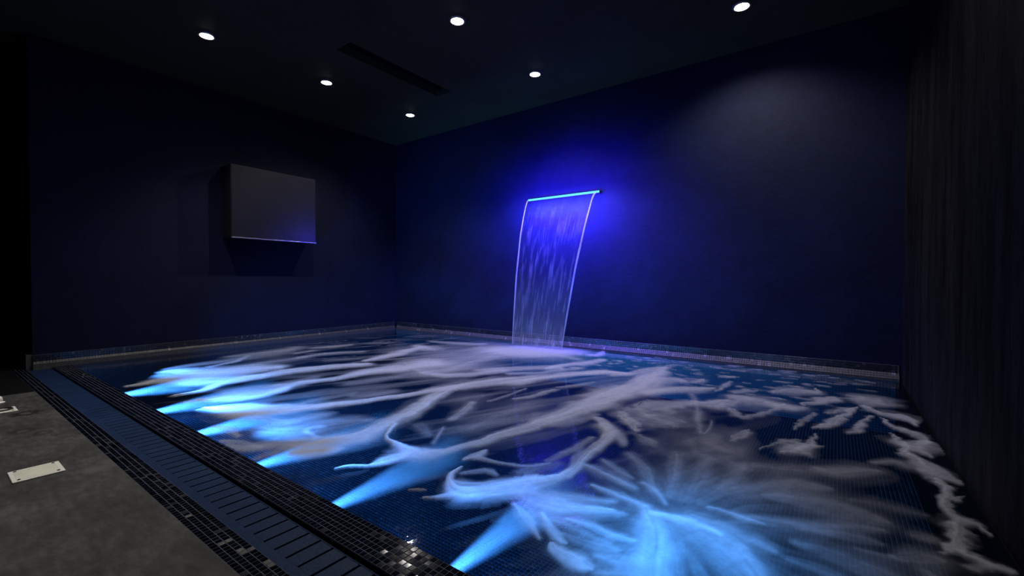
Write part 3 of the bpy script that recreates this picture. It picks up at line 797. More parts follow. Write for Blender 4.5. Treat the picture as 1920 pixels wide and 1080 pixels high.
# foam on the water: streaks as (density, soft rim or not, [(x, y, half width), ...]) in metres on the water plane
FOAM = [
    (0.85, 0, [(-5.876, 1.567, 0.0681), (-5.81, 1.685, 0.1496), (-5.639, 1.779, 0.2263), (-5.432, 1.933, 0.2677), (-5.325, 2.156, 0.2567), (-5.213, 2.389, 0.1752)]),
    (0.25, 0, [(-6.02, 1.747, 0.073), (-6.023, 1.98, 0.1316), (-6.04, 2.266, 0.1466), (-6.142, 2.615, 0.2279), (-6.212, 2.99, 0.2631), (-6.378, 3.347, 0.1405)]),
    (0.45, 0, [(-5.79, 2.034, 0.0413), (-5.936, 2.344, 0.0465), (-6.213, 2.613, 0.037)]),
    (0.80, 0, [(-5.396, 1.202, 0.0279), (-5.383, 1.347, 0.0699), (-5.407, 1.501, 0.1298), (-5.209, 1.62, 0.1445), (-4.887, 1.831, 0.1575), (-4.812, 2.099, 0.0866)]),
    (0.30, 0, [(-5.469, 1.608, 0.1006), (-5.163, 1.837, 0.1626), (-5.027, 2.034, 0.1489)]),
    (0.88, 0, [(-4.589, 1.344, 0.0311), (-4.608, 1.513, 0.049), (-4.793, 1.705, 0.0761), (-4.846, 2.011, 0.1172), (-4.832, 2.279, 0.1299), (-4.806, 2.508, 0.1427), (-4.691, 2.742, 0.1314), (-4.579, 3.021, 0.1369), (-4.456, 3.195, 0.1044)]),
    (0.92, 0, [(-4.299, 1.41, 0.0367), (-4.098, 1.624, 0.098), (-4.026, 1.808, 0.1048), (-4.104, 2.036, 0.0859), (-4.155, 2.236, 0.1014), (-4.076, 2.496, 0.0953), (-4.093, 2.7, 0.0991), (-4.118, 2.987, 0.1888), (-4.016, 3.21, 0.227), (-3.938, 3.382, 0.1556), (-3.926, 3.634, 0.2667)]),
    (0.42, 0, [(-4.258, 1.359, 0.0395), (-4.23, 1.504, 0.1021), (-4.181, 1.648, 0.1663), (-4.15, 1.854, 0.1516), (-4.24, 2.064, 0.0818)]),
    (0.20, 0, [(-4.338, 1.667, 0.0884), (-4.291, 1.871, 0.1095), (-4.311, 2.175, 0.0925), (-4.282, 2.433, 0.0751)]),
    (0.96, 0, [(-3.945, 1.347, 0.0232), (-3.782, 1.416, 0.0977), (-3.589, 1.525, 0.1663), (-3.384, 1.677, 0.145), (-3.32, 1.777, 0.0942), (-3.266, 1.907, 0.071), (-3.213, 2.118, 0.0655), (-3.141, 2.336, 0.0614), (-3.048, 2.492, 0.0626), (-2.975, 2.683, 0.071), (-2.912, 2.899, 0.1261), (-2.849, 3.128, 0.1931), (-2.776, 3.293, 0.188), (-2.644, 3.535, 0.1931), (-2.532, 3.771, 0.1362), (-2.355, 4.031, 0.094), (-2.22, 4.266, 0.1116), (-2.05, 4.463, 0.1293), (-1.782, 4.492, 0.0666)]),
    (0.35, 0, [(-3.946, 1.294, 0.0172), (-3.911, 1.427, 0.0528), (-3.808, 1.578, 0.0521)]),
    (0.20, 0, [(-3.476, 1.883, 0.0469), (-3.474, 2.067, 0.0862), (-3.417, 2.285, 0.0555)]),
    (0.92, 0, [(-2.852, 2.97, 0.0759), (-2.817, 2.732, 0.0901), (-2.73, 2.497, 0.094), (-2.617, 2.247, 0.095), (-2.542, 2.03, 0.0962), (-2.484, 1.847, 0.1139), (-2.438, 1.667, 0.143), (-2.463, 1.534, 0.1575), (-2.489, 1.428, 0.1526), (-2.499, 1.339, 0.0769)]),
    (0.50, 0, [(-2.422, 1.656, 0.0786), (-2.531, 1.54, 0.0969), (-2.664, 1.407, 0.1162), (-2.759, 1.292, 0.0991), (-2.808, 1.192, 0.0625), (-2.939, 1.127, 0.0377)]),
    (0.30, 0, [(-3.11, 1.422, 0.1094), (-2.936, 1.552, 0.162), (-2.813, 1.712, 0.1591), (-2.685, 1.879, 0.0622)]),
    (0.45, 0, [(-3.059, 1.137, 0.0362), (-2.935, 1.184, 0.0326), (-2.77, 1.22, 0.0235)]),
    (0.40, 0, [(-3.4, 1.207, 0.0388), (-3.254, 1.249, 0.0598), (-3.069, 1.223, 0.0254)]),
    (0.30, 0, [(-2.596, 1.115, 0.0234), (-2.606, 1.22, 0.0498), (-2.604, 1.343, 0.0703)]),
    (0.90, 0, [(-2.518, 1.305, 0.0396), (-2.437, 1.365, 0.083), (-2.367, 1.447, 0.0604)]),
    (0.35, 0, [(-2.82, 1.638, 0.0461), (-2.839, 1.544, 0.0194), (-2.637, 1.496, 0.027)]),
    (0.30, 0, [(-3.351, 1.459, 0.0415), (-3.107, 1.566, 0.0893), (-3.065, 1.781, 0.0812)]),
    (0.94, 0, [(-2.463, 1.972, 0.0191), (-2.356, 1.826, 0.0148), (-2.245, 1.752, 0.0194), (-2.105, 1.724, 0.0378), (-1.962, 1.727, 0.0629), (-1.892, 1.75, 0.0956), (-1.839, 1.839, 0.0544), (-1.806, 1.945, 0.0458), (-1.761, 2.1, 0.0533), (-1.734, 2.262, 0.0569), (-1.704, 2.467, 0.0748), (-1.673, 2.706, 0.105), (-1.631, 2.963, 0.1278), (-1.596, 3.263, 0.1653), (-1.544, 3.591, 0.2165), (-1.485, 3.964, 0.2129), (-1.484, 4.402, 0.15), (-1.525, 4.891, 0.0661)]),
    (0.65, 0, [(-1.596, 3.597, 0.0858), (-1.587, 4.209, 0.0653), (-1.6, 4.629, 0.088), (-1.557, 5.088, 0.0397)]),
    (0.75, 0, [(-1.346, 3.897, 0.1139), (-1.197, 4.105, 0.1208), (-1.05, 4.263, 0.1056), (-0.913, 4.441, 0.0259)]),
    (0.60, 0, [(-1.426, 4.357, 0.1455), (-1.291, 4.516, 0.121), (-1.186, 4.508, 0.0586)]),
    (0.70, 0, [(-1.896, 4.407, 0.0594), (-1.78, 4.561, 0.0701), (-1.673, 4.926, 0.0992), (-1.566, 5.158, 0.0558)]),
    (0.70, 0, [(-2.025, 1.45, 0.0157), (-2.026, 1.555, 0.0521), (-1.997, 1.682, 0.0826)]),
    (0.75, 0, [(-2.137, 1.324, 0.0072), (-2.083, 1.407, 0.0145), (-2.008, 1.471, 0.0182), (-1.961, 1.576, 0.0351), (-1.953, 1.704, 0.0474)]),
    (0.30, 0, [(-1.565, 2.711, 0.115), (-1.455, 2.823, 0.0699), (-1.417, 3.006, 0.0335)]),
    (0.95, 0, [(-1.375, 2.943, 0.0409), (-1.212, 2.752, 0.0561), (-1.155, 2.482, 0.0482), (-1.134, 2.235, 0.0432), (-1.125, 2.017, 0.0401), (-1.146, 1.886, 0.0603), (-1.207, 1.776, 0.102), (-1.282, 1.693, 0.109), (-1.349, 1.609, 0.0919), (-1.428, 1.545, 0.0825), (-1.521, 1.565, 0.0256), (-1.578, 1.635, 0.0222), (-1.609, 1.724, 0.0077)]),
    (0.70, 0, [(-1.371, 1.534, 0.0363), (-1.444, 1.468, 0.031), (-1.512, 1.392, 0.0102)]),
    (0.50, 0, [(-1.632, 1.393, 0.0055), (-1.603, 1.421, 0.0135), (-1.566, 1.442, 0.0052)]),
    (0.75, 0, [(-1.662, 1.816, 0.0159), (-1.642, 1.906, 0.0421), (-1.646, 1.992, 0.0167)]),
    (0.45, 0, [(-1.605, 1.886, 0.025), (-1.496, 1.894, 0.0199), (-1.327, 1.958, 0.0274), (-1.253, 2.056, 0.0133)]),
    (0.35, 0, [(-1.551, 1.686, 0.019), (-1.478, 1.78, 0.0322), (-1.397, 1.768, 0.0188)]),
    (0.35, 0, [(-1.276, 2.093, 0.0259), (-1.238, 2.335, 0.0359), (-1.241, 2.555, 0.0248)]),
    (0.22, 0, [(-1.309, 1.881, 0.042), (-1.244, 1.987, 0.053), (-1.201, 2.095, 0.0402)]),
    (0.45, 0, [(-1.259, 2.797, 0.0748), (-1.048, 2.562, 0.0357)]),
    (0.55, 0, [(-1.144, 1.689, 0.0833), (-1.033, 1.697, 0.0739), (-0.914, 1.727, 0.0558), (-0.78, 1.792, 0.0276)]),
    (0.57, 1, [(-1.144, 1.586, 0.0142), (-1.044, 1.522, 0.0268), (-0.973, 1.475, 0.0217), (-0.916, 1.434, 0.0086)]),
    (0.66, 0, [(-1.006, 1.587, 0.0179), (-0.921, 1.513, 0.0273), (-0.856, 1.47, 0.026), (-0.82, 1.457, 0.0084)]),
    (0.82, 0, [(-0.855, 1.428, 0.0156), (-0.794, 1.399, 0.0449), (-0.727, 1.384, 0.0458), (-0.67, 1.373, 0.0105)]),
    (0.33, 1, [(-0.85, 1.519, 0.0191), (-0.799, 1.511, 0.0341), (-0.734, 1.517, 0.0397), (-0.656, 1.533, 0.0245)]),
    (0.49, 1, [(-1.076, 2.153, 0.0285), (-0.934, 2.111, 0.0611), (-0.766, 2.054, 0.0212)]),
    (0.37, 1, [(-1.037, 2.27, 0.0228), (-0.915, 2.205, 0.0361), (-0.817, 2.152, 0.0139)]),
    (0.57, 1, [(-0.946, 1.963, 0.0183), (-0.805, 1.94, 0.0349), (-0.671, 1.918, 0.0166)]),
    (0.45, 1, [(-1.059, 1.753, 0.0662), (-0.948, 1.791, 0.0508), (-0.799, 1.865, 0.0286)]),
    (0.49, 1, [(-0.983, 1.637, 0.1169), (-0.876, 1.704, 0.084), (-0.726, 1.799, 0.0256)]),
    (0.57, 1, [(-0.895, 1.611, 0.0147), (-0.791, 1.633, 0.0336), (-0.693, 1.621, 0.0317), (-0.618, 1.633, 0.0133)]),
    (0.66, 1, [(-0.663, 1.884, 0.042), (-0.584, 1.786, 0.0753), (-0.524, 1.651, 0.0803), (-0.475, 1.466, 0.0836)]),
    (0.78, 0, [(-0.628, 1.877, 0.0186), (-0.528, 1.903, 0.0411), (-0.441, 1.896, 0.0321), (-0.362, 1.88, 0.0203)]),
    (0.49, 1, [(-0.436, 1.872, 0.0977), (-0.327, 1.817, 0.1101), (-0.244, 1.741, 0.0867), (-0.192, 1.659, 0.0727)]),
    (0.33, 1, [(-0.479, 1.965, 0.0394), (-0.37, 1.944, 0.0615), (-0.267, 1.904, 0.0625), (-0.183, 1.874, 0.0272)]),
    (0.57, 1, [(-0.438, 2.068, 0.0185), (-0.354, 2.075, 0.0216), (-0.29, 2.063, 0.0209), (-0.224, 2.062, 0.0069)]),
    (0.33, 1, [(-0.952, 2.447, 0.0314), (-0.802, 2.289, 0.0445), (-0.689, 2.078, 0.0272)]),
    (0.29, 1, [(-0.728, 2.612, 0.0415), (-0.658, 2.316, 0.0444), (-0.622, 2.063, 0.0338)]),
    (0.29, 1, [(-0.562, 2.641, 0.0611), (-0.543, 2.325, 0.0563), (-0.555, 2.081, 0.0362)]),
    (0.29, 1, [(-0.37, 2.609, 0.0597), (-0.424, 2.342, 0.0571), (-0.49, 2.099, 0.0381)]),
    (0.41, 1, [(-0.759, 2.129, 0.027), (-0.678, 2.086, 0.0268), (-0.603, 1.986, 0.0128)]),
    (0.37, 1, [(-0.69, 1.469, 0.0233), (-0.615, 1.486, 0.0544), (-0.553, 1.531, 0.0524)]),
    (0.41, 1, [(-0.63, 1.385, 0.0326), (-0.552, 1.426, 0.0607)]),
    (0.33, 1, [(-0.934, 1.577, 0.0367), (-0.803, 1.563, 0.0253), (-0.688, 1.559, 0.0197)]),
    (0.35, 1, [(-0.377, 2.342, 0.09), (-0.255, 2.453, 0.0961), (-0.131, 2.579, 0.0943), (-0.014, 2.611, 0.0288)]),
    (0.43, 1, [(-0.242, 2.337, 0.0247), (-0.121, 2.384, 0.0839), (-0.003, 2.401, 0.1356), (0.108, 2.4, 0.1073), (0.186, 2.395, 0.0322)]),
    (0.32, 1, [(-0.294, 2.087, 0.0483), (-0.199, 2.12, 0.0668), (-0.072, 2.179, 0.0751), (0.069, 2.269, 0.0567), (0.163, 2.305, 0.0199)]),
    (0.29, 1, [(-0.106, 2.116, 0.0256), (-0.001, 2.155, 0.0389), (0.083, 2.172, 0.047), (0.144, 2.169, 0.0134)]),
    (0.32, 1, [(-0.1, 2.011, 0.0249), (-0, 2.017, 0.0736), (0.092, 1.989, 0.1036), (0.189, 1.956, 0.1088)]),
    (0.22, 1, [(-0.123, 1.856, 0.0273), (-0.06, 1.852, 0.0425), (0.001, 1.834, 0.0458)]),
    (0.21, 1, [(0.08, 2.085, 0.0157), (0.156, 2.086, 0.0245), (0.203, 2.086, 0.0121)]),
    (0.43, 1, [(-0.075, 2.86, 0.0304), (-0.005, 2.854, 0.087), (0.108, 2.963, 0.0825), (0.181, 3.008, 0.0455)]),
    (0.17, 1, [(0.075, 2.529, 0.0246), (0.171, 2.57, 0.0623), (0.26, 2.561, 0.054), (0.332, 2.56, 0.0131)]),
    (0.42, 1, [(0.26, 2.316, 0.0235), (0.289, 2.324, 0.0432), (0.318, 2.342, 0.0197)]),
    (0.42, 1, [(0.17, 2.107, 0.0138), (0.233, 2.131, 0.0512), (0.283, 2.164, 0.0647), (0.313, 2.164, 0.0249)]),
    (0.28, 1, [(0.26, 2.06, 0.0445), (0.283, 2.025, 0.0433)]),
    (0.35, 1, [(0.183, 3.129, 0.0245), (0.279, 3.209, 0.0512), (0.331, 3.178, 0.0508)]),
    (0.24, 1, [(-0.428, 2.65, 0.0743), (-0.309, 2.721, 0.0996), (-0.142, 2.777, 0.0741), (-0.109, 2.819, 0.0156)]),
    (0.75, 2, [(0.202, 4.506, 0.0218), (0.24, 4.407, 0.0373), (0.285, 4.321, 0.0652), (0.372, 4.336, 0.0998), (0.429, 4.253, 0.0592), (0.464, 4.104, 0.0123)]),
    (0.72, 2, [(0.273, 4.214, 0.007), (0.296, 4.036, 0.0221), (0.369, 3.965, 0.0515), (0.418, 3.872, 0.0473), (0.458, 3.712, 0.0323)]),
    (0.72, 2, [(0.309, 3.804, 0.0073), (0.337, 3.667, 0.0404), (0.397, 3.601, 0.1035), (0.479, 3.728, 0.0333)]),
    (0.78, 2, [(0.334, 3.631, 0.0162), (0.344, 3.426, 0.031), (0.387, 3.298, 0.0532), (0.427, 3.158, 0.0645), (0.468, 3.081, 0.0337)]),
    (0.60, 2, [(0.395, 3.515, 0.0375), (0.429, 3.47, 0.0304), (0.451, 3.428, 0.0101)]),
    (0.85, 2, [(0.417, 3.036, 0.0259), (0.436, 2.944, 0.035), (0.437, 2.846, 0.0259), (0.418, 2.667, 0.0273), (0.409, 2.496, 0.0356), (0.396, 2.373, 0.0264), (0.361, 2.26, 0.0161)]),
    (0.80, 2, [(0.376, 2.295, 0.0344), (0.418, 2.256, 0.0306), (0.454, 2.238, 0.0272), (0.489, 2.232, 0.0111)]),
    (0.70, 2, [(0.451, 2.596, 0.0365), (0.491, 2.581, 0.0194), (0.504, 2.501, 0.0053)]),
    (0.60, 2, [(0.313, 2.225, 0.0042), (0.356, 2.264, 0.0171)]),
    (0.40, 2, [(0.386, 2.188, 0.0288), (0.433, 2.194, 0.0324)]),
    (0.60, 2, [(0.453, 2.814, 0.0142), (0.487, 2.883, 0.0036)]),
    (0.60, 2, [(-0.452, 4.587, 0.0319), (-0.369, 4.673, 0.109), (-0.253, 4.784, 0.1461), (-0.174, 4.818, 0.0683), (-0.127, 4.977, 0.0155)]),
    (0.62, 2, [(-0.177, 4.243, 0.0133), (-0.105, 4.452, 0.0759), (-0.023, 4.595, 0.0874), (0.028, 4.654, 0.0345)]),
    (0.50, 2, [(-0.308, 4.053, 0.0808), (-0.249, 4.079, 0.1114), (-0.178, 4.186, 0.0397)]),
    (0.66, 2, [(-0.644, 4.154, 0.0944), (-0.515, 4.146, 0.1609), (-0.403, 4.132, 0.0891)]),
    (0.50, 2, [(-0.639, 3.771, 0.031), (-0.568, 3.605, 0.0499), (-0.505, 3.653, 0.0447), (-0.41, 3.889, 0.0352), (-0.329, 4.186, 0.0127)]),
    (0.40, 2, [(-0.686, 3.863, 0.0556), (-0.658, 4.04, 0.0287)]),
    (0.40, 2, [(-0.22, 3.527, 0.0076), (-0.18, 3.74, 0.0245), (-0.117, 4.038, 0.0177)]),
    (0.68, 2, [(-0.105, 3.64, 0.0131), (-0.026, 3.782, 0.0472), (0.051, 4.065, 0.0338), (0.132, 4.417, 0.0116)]),
    (0.40, 2, [(-0.039, 4.08, 0.0131), (0.036, 4.256, 0.0411), (0.122, 4.39, 0.0241)]),
    (0.62, 2, [(0.087, 3.664, 0.0295), (0.129, 3.76, 0.0313), (0.166, 3.997, 0.0219), (0.217, 4.205, 0.0154)]),
    (0.60, 2, [(0.174, 4.659, 0.0506), (0.252, 4.718, 0.1857), (0.346, 4.65, 0.044)]),
    (0.62, 2, [(-0.244, 3.01, 0.0283), (-0.184, 3.065, 0.0788), (-0.15, 3.163, 0.0458), (-0.104, 3.375, 0.0174), (-0.085, 3.486, 0.0043)]),
    (0.60, 2, [(-0.163, 3.153, 0.0781), (-0.055, 3.255, 0.0147)]),
    (0.38, 2, [(-0.351, 2.983, 0.009), (-0.276, 3.179, 0.022), (-0.206, 3.265, 0.0377)]),
    (0.62, 2, [(-1.171, 3.503, 0.0872), (-1.075, 3.482, 0.1883), (-1.004, 3.665, 0.1128), (-0.975, 3.744, 0.031)]),
    (0.35, 2, [(-1.027, 3.264, 0.0835), (-0.908, 3.275, 0.1641)]),
    (0.68, 2, [(-0.914, 3.85, 0.0524), (-0.8, 3.836, 0.1354), (-0.704, 4.006, 0.0364)]),
    (0.34, 1, [(-1.008, 4.057, 0.0281), (-0.882, 3.718, 0.026), (-0.775, 3.299, 0.0309), (-0.711, 3.059, 0.0205)]),
    (0.30, 1, [(-0.704, 3.381, 0.0109), (-0.677, 3.189, 0.011), (-0.684, 3.054, 0.01)]),
    (0.50, 2, [(-1.144, 4.54, 0.0526), (-1.092, 4.636, 0.0892), (-1.071, 4.74, 0.0357)]),
    (0.45, 2, [(-0.863, 4.305, 0.0125), (-0.846, 4.57, 0.0336), (-0.84, 4.795, 0.025)]),
    (0.45, 2, [(-0.727, 4.358, 0.0424), (-0.68, 4.441, 0.0616), (-0.596, 4.577, 0.0181)]),
    (0.62, 2, [(-1.292, 3.165, 0.0301), (-1.17, 3.005, 0.0518), (-1.057, 2.867, 0.0252)]),
    (0.42, 2, [(-1.24, 3.237, 0.1387), (-1.049, 3.095, 0.1328), (-0.955, 3.036, 0.026)]),
    (0.35, 2, [(-1.012, 2.785, 0.0642), (-0.882, 2.684, 0.0683)]),
    (0.30, 2, [(-0.645, 2.883, 0.2375), (-0.545, 2.87, 0.1731)]),
    (0.35, 2, [(-0.511, 3.027, 0.0185), (-0.475, 3.222, 0.0361), (-0.47, 3.316, 0.0114)]),
    (1.00, 0, [(-3.988, 5.083, 0.2748), (-3.64, 5.159, 0.4388), (-3.314, 5.285, 0.4407), (-3.027, 5.385, 0.2725)]),
    (0.50, 0, [(-3.976, 4.967, 0.3883), (-3.473, 5.05, 0.5314), (-2.983, 5.306, 0.3826), (-2.717, 5.188, 0.0789)]),
    (0.52, 0, [(-3.823, 5.021, 0.1794), (-3.753, 4.409, 0.2501), (-3.668, 3.912, 0.2537), (-3.639, 3.53, 0.3767), (-3.784, 3.421, 0.1827)]),
    (0.60, 0, [(-3.521, 3.259, 0.0845), (-3.282, 3.338, 0.1046), (-3.11, 3.567, 0.1043), (-2.957, 3.855, 0.0918)]),
    (0.28, 0, [(-4.075, 3.28, 0.055), (-4.185, 3.612, 0.1847), (-4.11, 3.804, 0.3193), (-4.088, 4.158, 0.3671), (-4.067, 4.778, 0.2952)]),
    (0.72, 0, [(-4.689, 3.324, 0.0627), (-4.691, 3.605, 0.1098), (-4.832, 4.028, 0.1274), (-4.996, 4.518, 0.0963)]),
    (0.60, 0, [(-5.11, 4.567, 0.1315), (-4.83, 4.513, 0.1843)]),
    (0.40, 0, [(-5.293, 5.016, 0.0839), (-4.93, 5.135, 0.1355), (-4.475, 5.257, 0.1305)]),
    (0.15, 0, [(-4.926, 4.252, 0.4427), (-4.436, 4.621, 0.5436), (-4.231, 5.094, 0.3819)]),
    (0.68, 0, [(-2.62, 4.292, 0.0628), (-2.568, 4.569, 0.0947), (-2.479, 4.803, 0.1262), (-2.38, 5.148, 0.0635)]),
    (0.60, 0, [(-3.15, 3.747, 0.1137), (-3.02, 3.917, 0.1451), (-2.839, 4.129, 0.1057), (-2.61, 4.3, 0.122)]),
    (0.60, 0, [(-2.632, 5.407, 0.1061), (-2.552, 5.467, 0.0993), (-2.647, 5.846, 0.0225)]),
    (0.40, 0, [(-2.79, 3.806, 0.0668), (-2.544, 4.058, 0.0628), (-2.367, 4.482, 0.0964)]),
    (0.30, 0, [(-3.055, 5.142, 0.1286), (-2.641, 4.999, 0.0939)]),
    (0.45, 0, [(-2.169, 2.997, 0.0213), (-2.099, 3.177, 0.0396), (-2.066, 3.432, 0.0396), (-2.043, 3.498, 0.0153)]),
    (0.35, 0, [(-2.307, 2.833, 0.0229), (-2.29, 3.124, 0.0232), (-2.301, 3.356, 0.0171)]),
    (0.30, 0, [(-2.086, 3.592, 0.0281), (-1.988, 3.744, 0.0522), (-1.916, 3.963, 0.0246)]),
    (0.22, 1, [(-2.004, 2.243, 0.1982), (-2.005, 2.537, 0.2249), (-1.972, 2.907, 0.1817)]),
    (0.55, 1, [(-2.211, 2.291, 0.0374), (-2.284, 2.495, 0.056), (-2.378, 2.7, 0.0373)]),
    (0.30, 1, [(-2.144, 2.139, 0.0152), (-1.985, 1.889, 0.0157)]),
    (0.20, 1, [(-2.324, 2.076, 0.0656), (-2.116, 1.966, 0.0407)]),
    (0.28, 1, [(-3.354, 2.242, 0.0554), (-3.282, 2.408, 0.1132), (-3.215, 2.575, 0.0674)]),
    (0.25, 1, [(-3.771, 2.522, 0.0892), (-3.722, 2.731, 0.1159), (-3.66, 2.96, 0.0722)]),
    (0.50, 1, [(-5.567, 2.948, 0.0568), (-5.578, 3.246, 0.0877), (-5.468, 3.493, 0.0952), (-5.336, 3.706, 0.0727)]),
    (0.45, 1, [(-6.166, 3.506, 0.0835), (-6.075, 3.705, 0.1363), (-6.04, 4.005, 0.0805)]),
    (0.40, 1, [(-5.92, 3.098, 0.0587), (-5.963, 3.351, 0.0609)]),
    (0.28, 1, [(-5.566, 2.49, 0.1171), (-5.503, 2.713, 0.1914), (-5.512, 3.039, 0.0952)]),
    (0.25, 1, [(-6.363, 2.45, 0.1129), (-6.352, 2.773, 0.1374), (-6.389, 3.151, 0.1764), (-6.473, 3.405, 0.1029)]),
    (0.20, 1, [(-2.474, 2.769, 0.1828), (-2.469, 2.901, 0.125)]),
    (0.18, 1, [(-2.949, 1.348, 0.1478), (-2.784, 1.471, 0.1479)]),
]

def vnoise(x, y, seed):
    xi = np.floor(x).astype(np.int64); yi = np.floor(y).astype(np.int64)
    fx = x - xi; fy = y - yi
    fx = fx * fx * (3 - 2 * fx); fy = fy * fy * (3 - 2 * fy)
    def h(a, b):
        n = (a * 374761393 + b * 668265263 + seed * 974711) & 0xffffffff
        n = ((n ^ (n >> 13)) * 1274126177) & 0xffffffff
        return ((n ^ (n >> 16)) & 0xffff) / 65535.0
    return (h(xi, yi) * (1 - fx) + h(xi + 1, yi) * fx) * (1 - fy) + (h(xi, yi + 1) * (1 - fx) + h(xi + 1, yi + 1) * fx) * fy

def fbm(x, y, seed, oct=3):
    a, s, t = 0.0, 0.5, 0.0
    for k in range(oct):
        a = a + s * vnoise(x * 2 ** k, y * 2 ** k, seed + k * 17); t += s; s *= .5
    return a / t

# extra small flecks drifting near the back ledge and the right wall
flecks = []
for k in range(120):
    x = rng.uniform(-2.6, 0.35); y = rng.uniform(4.3, 5.75)
    if x < -2.2 and y > 5.2: continue
    ln = rng.uniform(.03, .11); an = rng.uniform(-.4, .5)
    flecks.append((rng.uniform(.25, .6), 0, [(x - ln * math.cos(an), y - ln * math.sin(an), .006), (x, y, rng.uniform(.012, .035)), (x + ln * math.cos(an), y + ln * math.sin(an), .005)]))
for k in range(70):
    x = rng.uniform(-6.6, -4.2); y = rng.uniform(3.0, 5.6)
    ln = rng.uniform(.1, .35); an = 1.15 + rng.uniform(-.25, .25)
    flecks.append((rng.uniform(.1, .28), 1, [(x - ln * math.cos(an), y - ln * math.sin(an), .005), (x, y, rng.uniform(.015, .035)), (x + ln * math.cos(an), y + ln * math.sin(an), .005)]))

NTH, NR = 960, 460
th = np.linspace(math.radians(-4.5), math.radians(107), NTH) ; rr = np.exp(np.linspace(math.log(1.12), math.log(9.35), NR))
TH, RR = np.meshgrid(th, rr)
GX = (-RR * np.cos(TH)).ravel(); GY = (RR * np.sin(TH)).ravel()
# TH measured from -X towards +Y; directions right of +Y exceed 90 degrees
inside = (GX > XL + .055) & (GX < XR - .014) & (GY > YP + .002) & (GY < YB - .055)
one_minus = np.ones_like(GX)
for si, (dens, soft, nodes) in enumerate(list(FOAM) + flecks):
    nd = np.array(nodes)
    mw = nd[:, 2].max() * 2.6 + .02
    sel = np.where(inside & (GX > nd[:, 0].min() - mw) & (GX < nd[:, 0].max() + mw) & (GY > nd[:, 1].min() - mw) & (GY < nd[:, 1].max() + mw))[0]
    if len(sel) == 0:
        continue
    px, py = GX[sel], GY[sel]
    hwm = nd[:, 2].mean()
    # wander: displace the sample position a little so edges are feathered
    wf, wa_ = (2.4, 2.6) if soft == 2 else ((4.0, 1.5) if soft == 0 else (5.0, 0.9))
    wx = (fbm(px / (hwm * wf), py / (hwm * wf), 31 + si, 5) - .5) * hwm * wa_
    wy = (fbm(px / (hwm * wf), py / (hwm * wf), 77 + si, 5) - .5) * hwm * wa_
    qx, qy = px + wx, py + wy
    # smooth centre line
    nn = []
    for i in range(len(nd) - 1):
        p0 = nd[max(0, i - 1)]; p1 = nd[i]; p2 = nd[i + 1]; p3 = nd[min(len(nd) - 1, i + 2)]
        for t in (0, 1 / 3, 2 / 3):
            nn.append(0.5 * ((2 * p1) + (-p0 + p2) * t + (2 * p0 - 5 * p1 + 4 * p2 - p3) * t * t + (-p0 + 3 * p1 - 3 * p2 + p3) * t ** 3))
    nn.append(nd[-1]); nn = np.array(nn); nn[:, 2] = np.maximum(nn[:, 2], .0025)
    best = np.full(len(sel), 1e9); bs = np.zeros(len(sel)); bt = np.zeros(len(sel)); s0_ = 0.0
    for i in range(len(nn) - 1):
        ax, ay, aw = nn[i]; bx, by, bw = nn[i + 1]
        dx, dy = bx - ax, by - ay; ll = dx * dx + dy * dy + 1e-12
        t = np.clip(((qx - ax) * dx + (qy - ay) * dy) / ll, 0, 1)
        ex, ey = qx - (ax + t * dx), qy - (ay + t * dy)
        hw = aw + t * (bw - aw)
        dn = np.hypot(ex, ey) / hw
        b = dn < best
        best = np.where(b, dn, best)
        sg = np.sign(dx * ey - dy * ex)
        bs = np.where(b, s0_ + t * math.sqrt(ll), bs); bt = np.where(b, dn * sg, bt)
        s0_ += math.sqrt(ll)
    streak = fbm(bs / (hwm * 7), bt * 2.6 + 5, 200 + si, 3)
    ragged = fbm(bs / (hwm * 2.2), bt * 1.2 + 9, 300 + si, 2)
    tau = best * (1.0 + 0.6 * (ragged - .4))
    prof = np.exp(-(tau / 0.90) ** 1.7) if soft == 1 else np.exp(-(tau / 0.95) ** 2.8)
    d = dens * prof * np.clip(0.40 + 1.05 * streak, 0, 1.08)
    one_minus[sel] *= 1 - np.clip(d, 0, .985)
# radial spray cloud thrown out by the nearest bubbling jet
gcx, gcy = -0.55, 1.86
rx, ry = GX - gcx, GY - gcy
rad = np.hypot(rx, ry); ang = np.arctan2(ry, rx)
wa = ang + .5 * (fbm(GX * 2.3 + 7, GY * 2.3 + 3, 640, 3) - .5)
st = fbm(wa * 5.5 + 40, rad * 1.6, 901, 4)
st2 = fbm(wa * 15 + 90, rad * 2.4, 955, 3)
ext = 0.98 + 0.45 * (fbm(ang * 2.2 + 11, rad * 0 + 3.3, 77, 2) - .5)
sk = np.clip((st * .6 + st2 * .4 - .30) * 2.3, 0, 1)
mixr = 1 - np.exp(-(rad / .38) ** 2)
d = 0.40 * np.exp(-(rad / ext / .9) ** 1.7) * (sk * mixr + .45 * (1 - mixr))
d *= np.clip((GX + 1.05) / .4, 0, 1) * np.clip((.16 - GX) / .5, 0, 1)
one_minus *= 1 - np.clip(d, 0, .9)
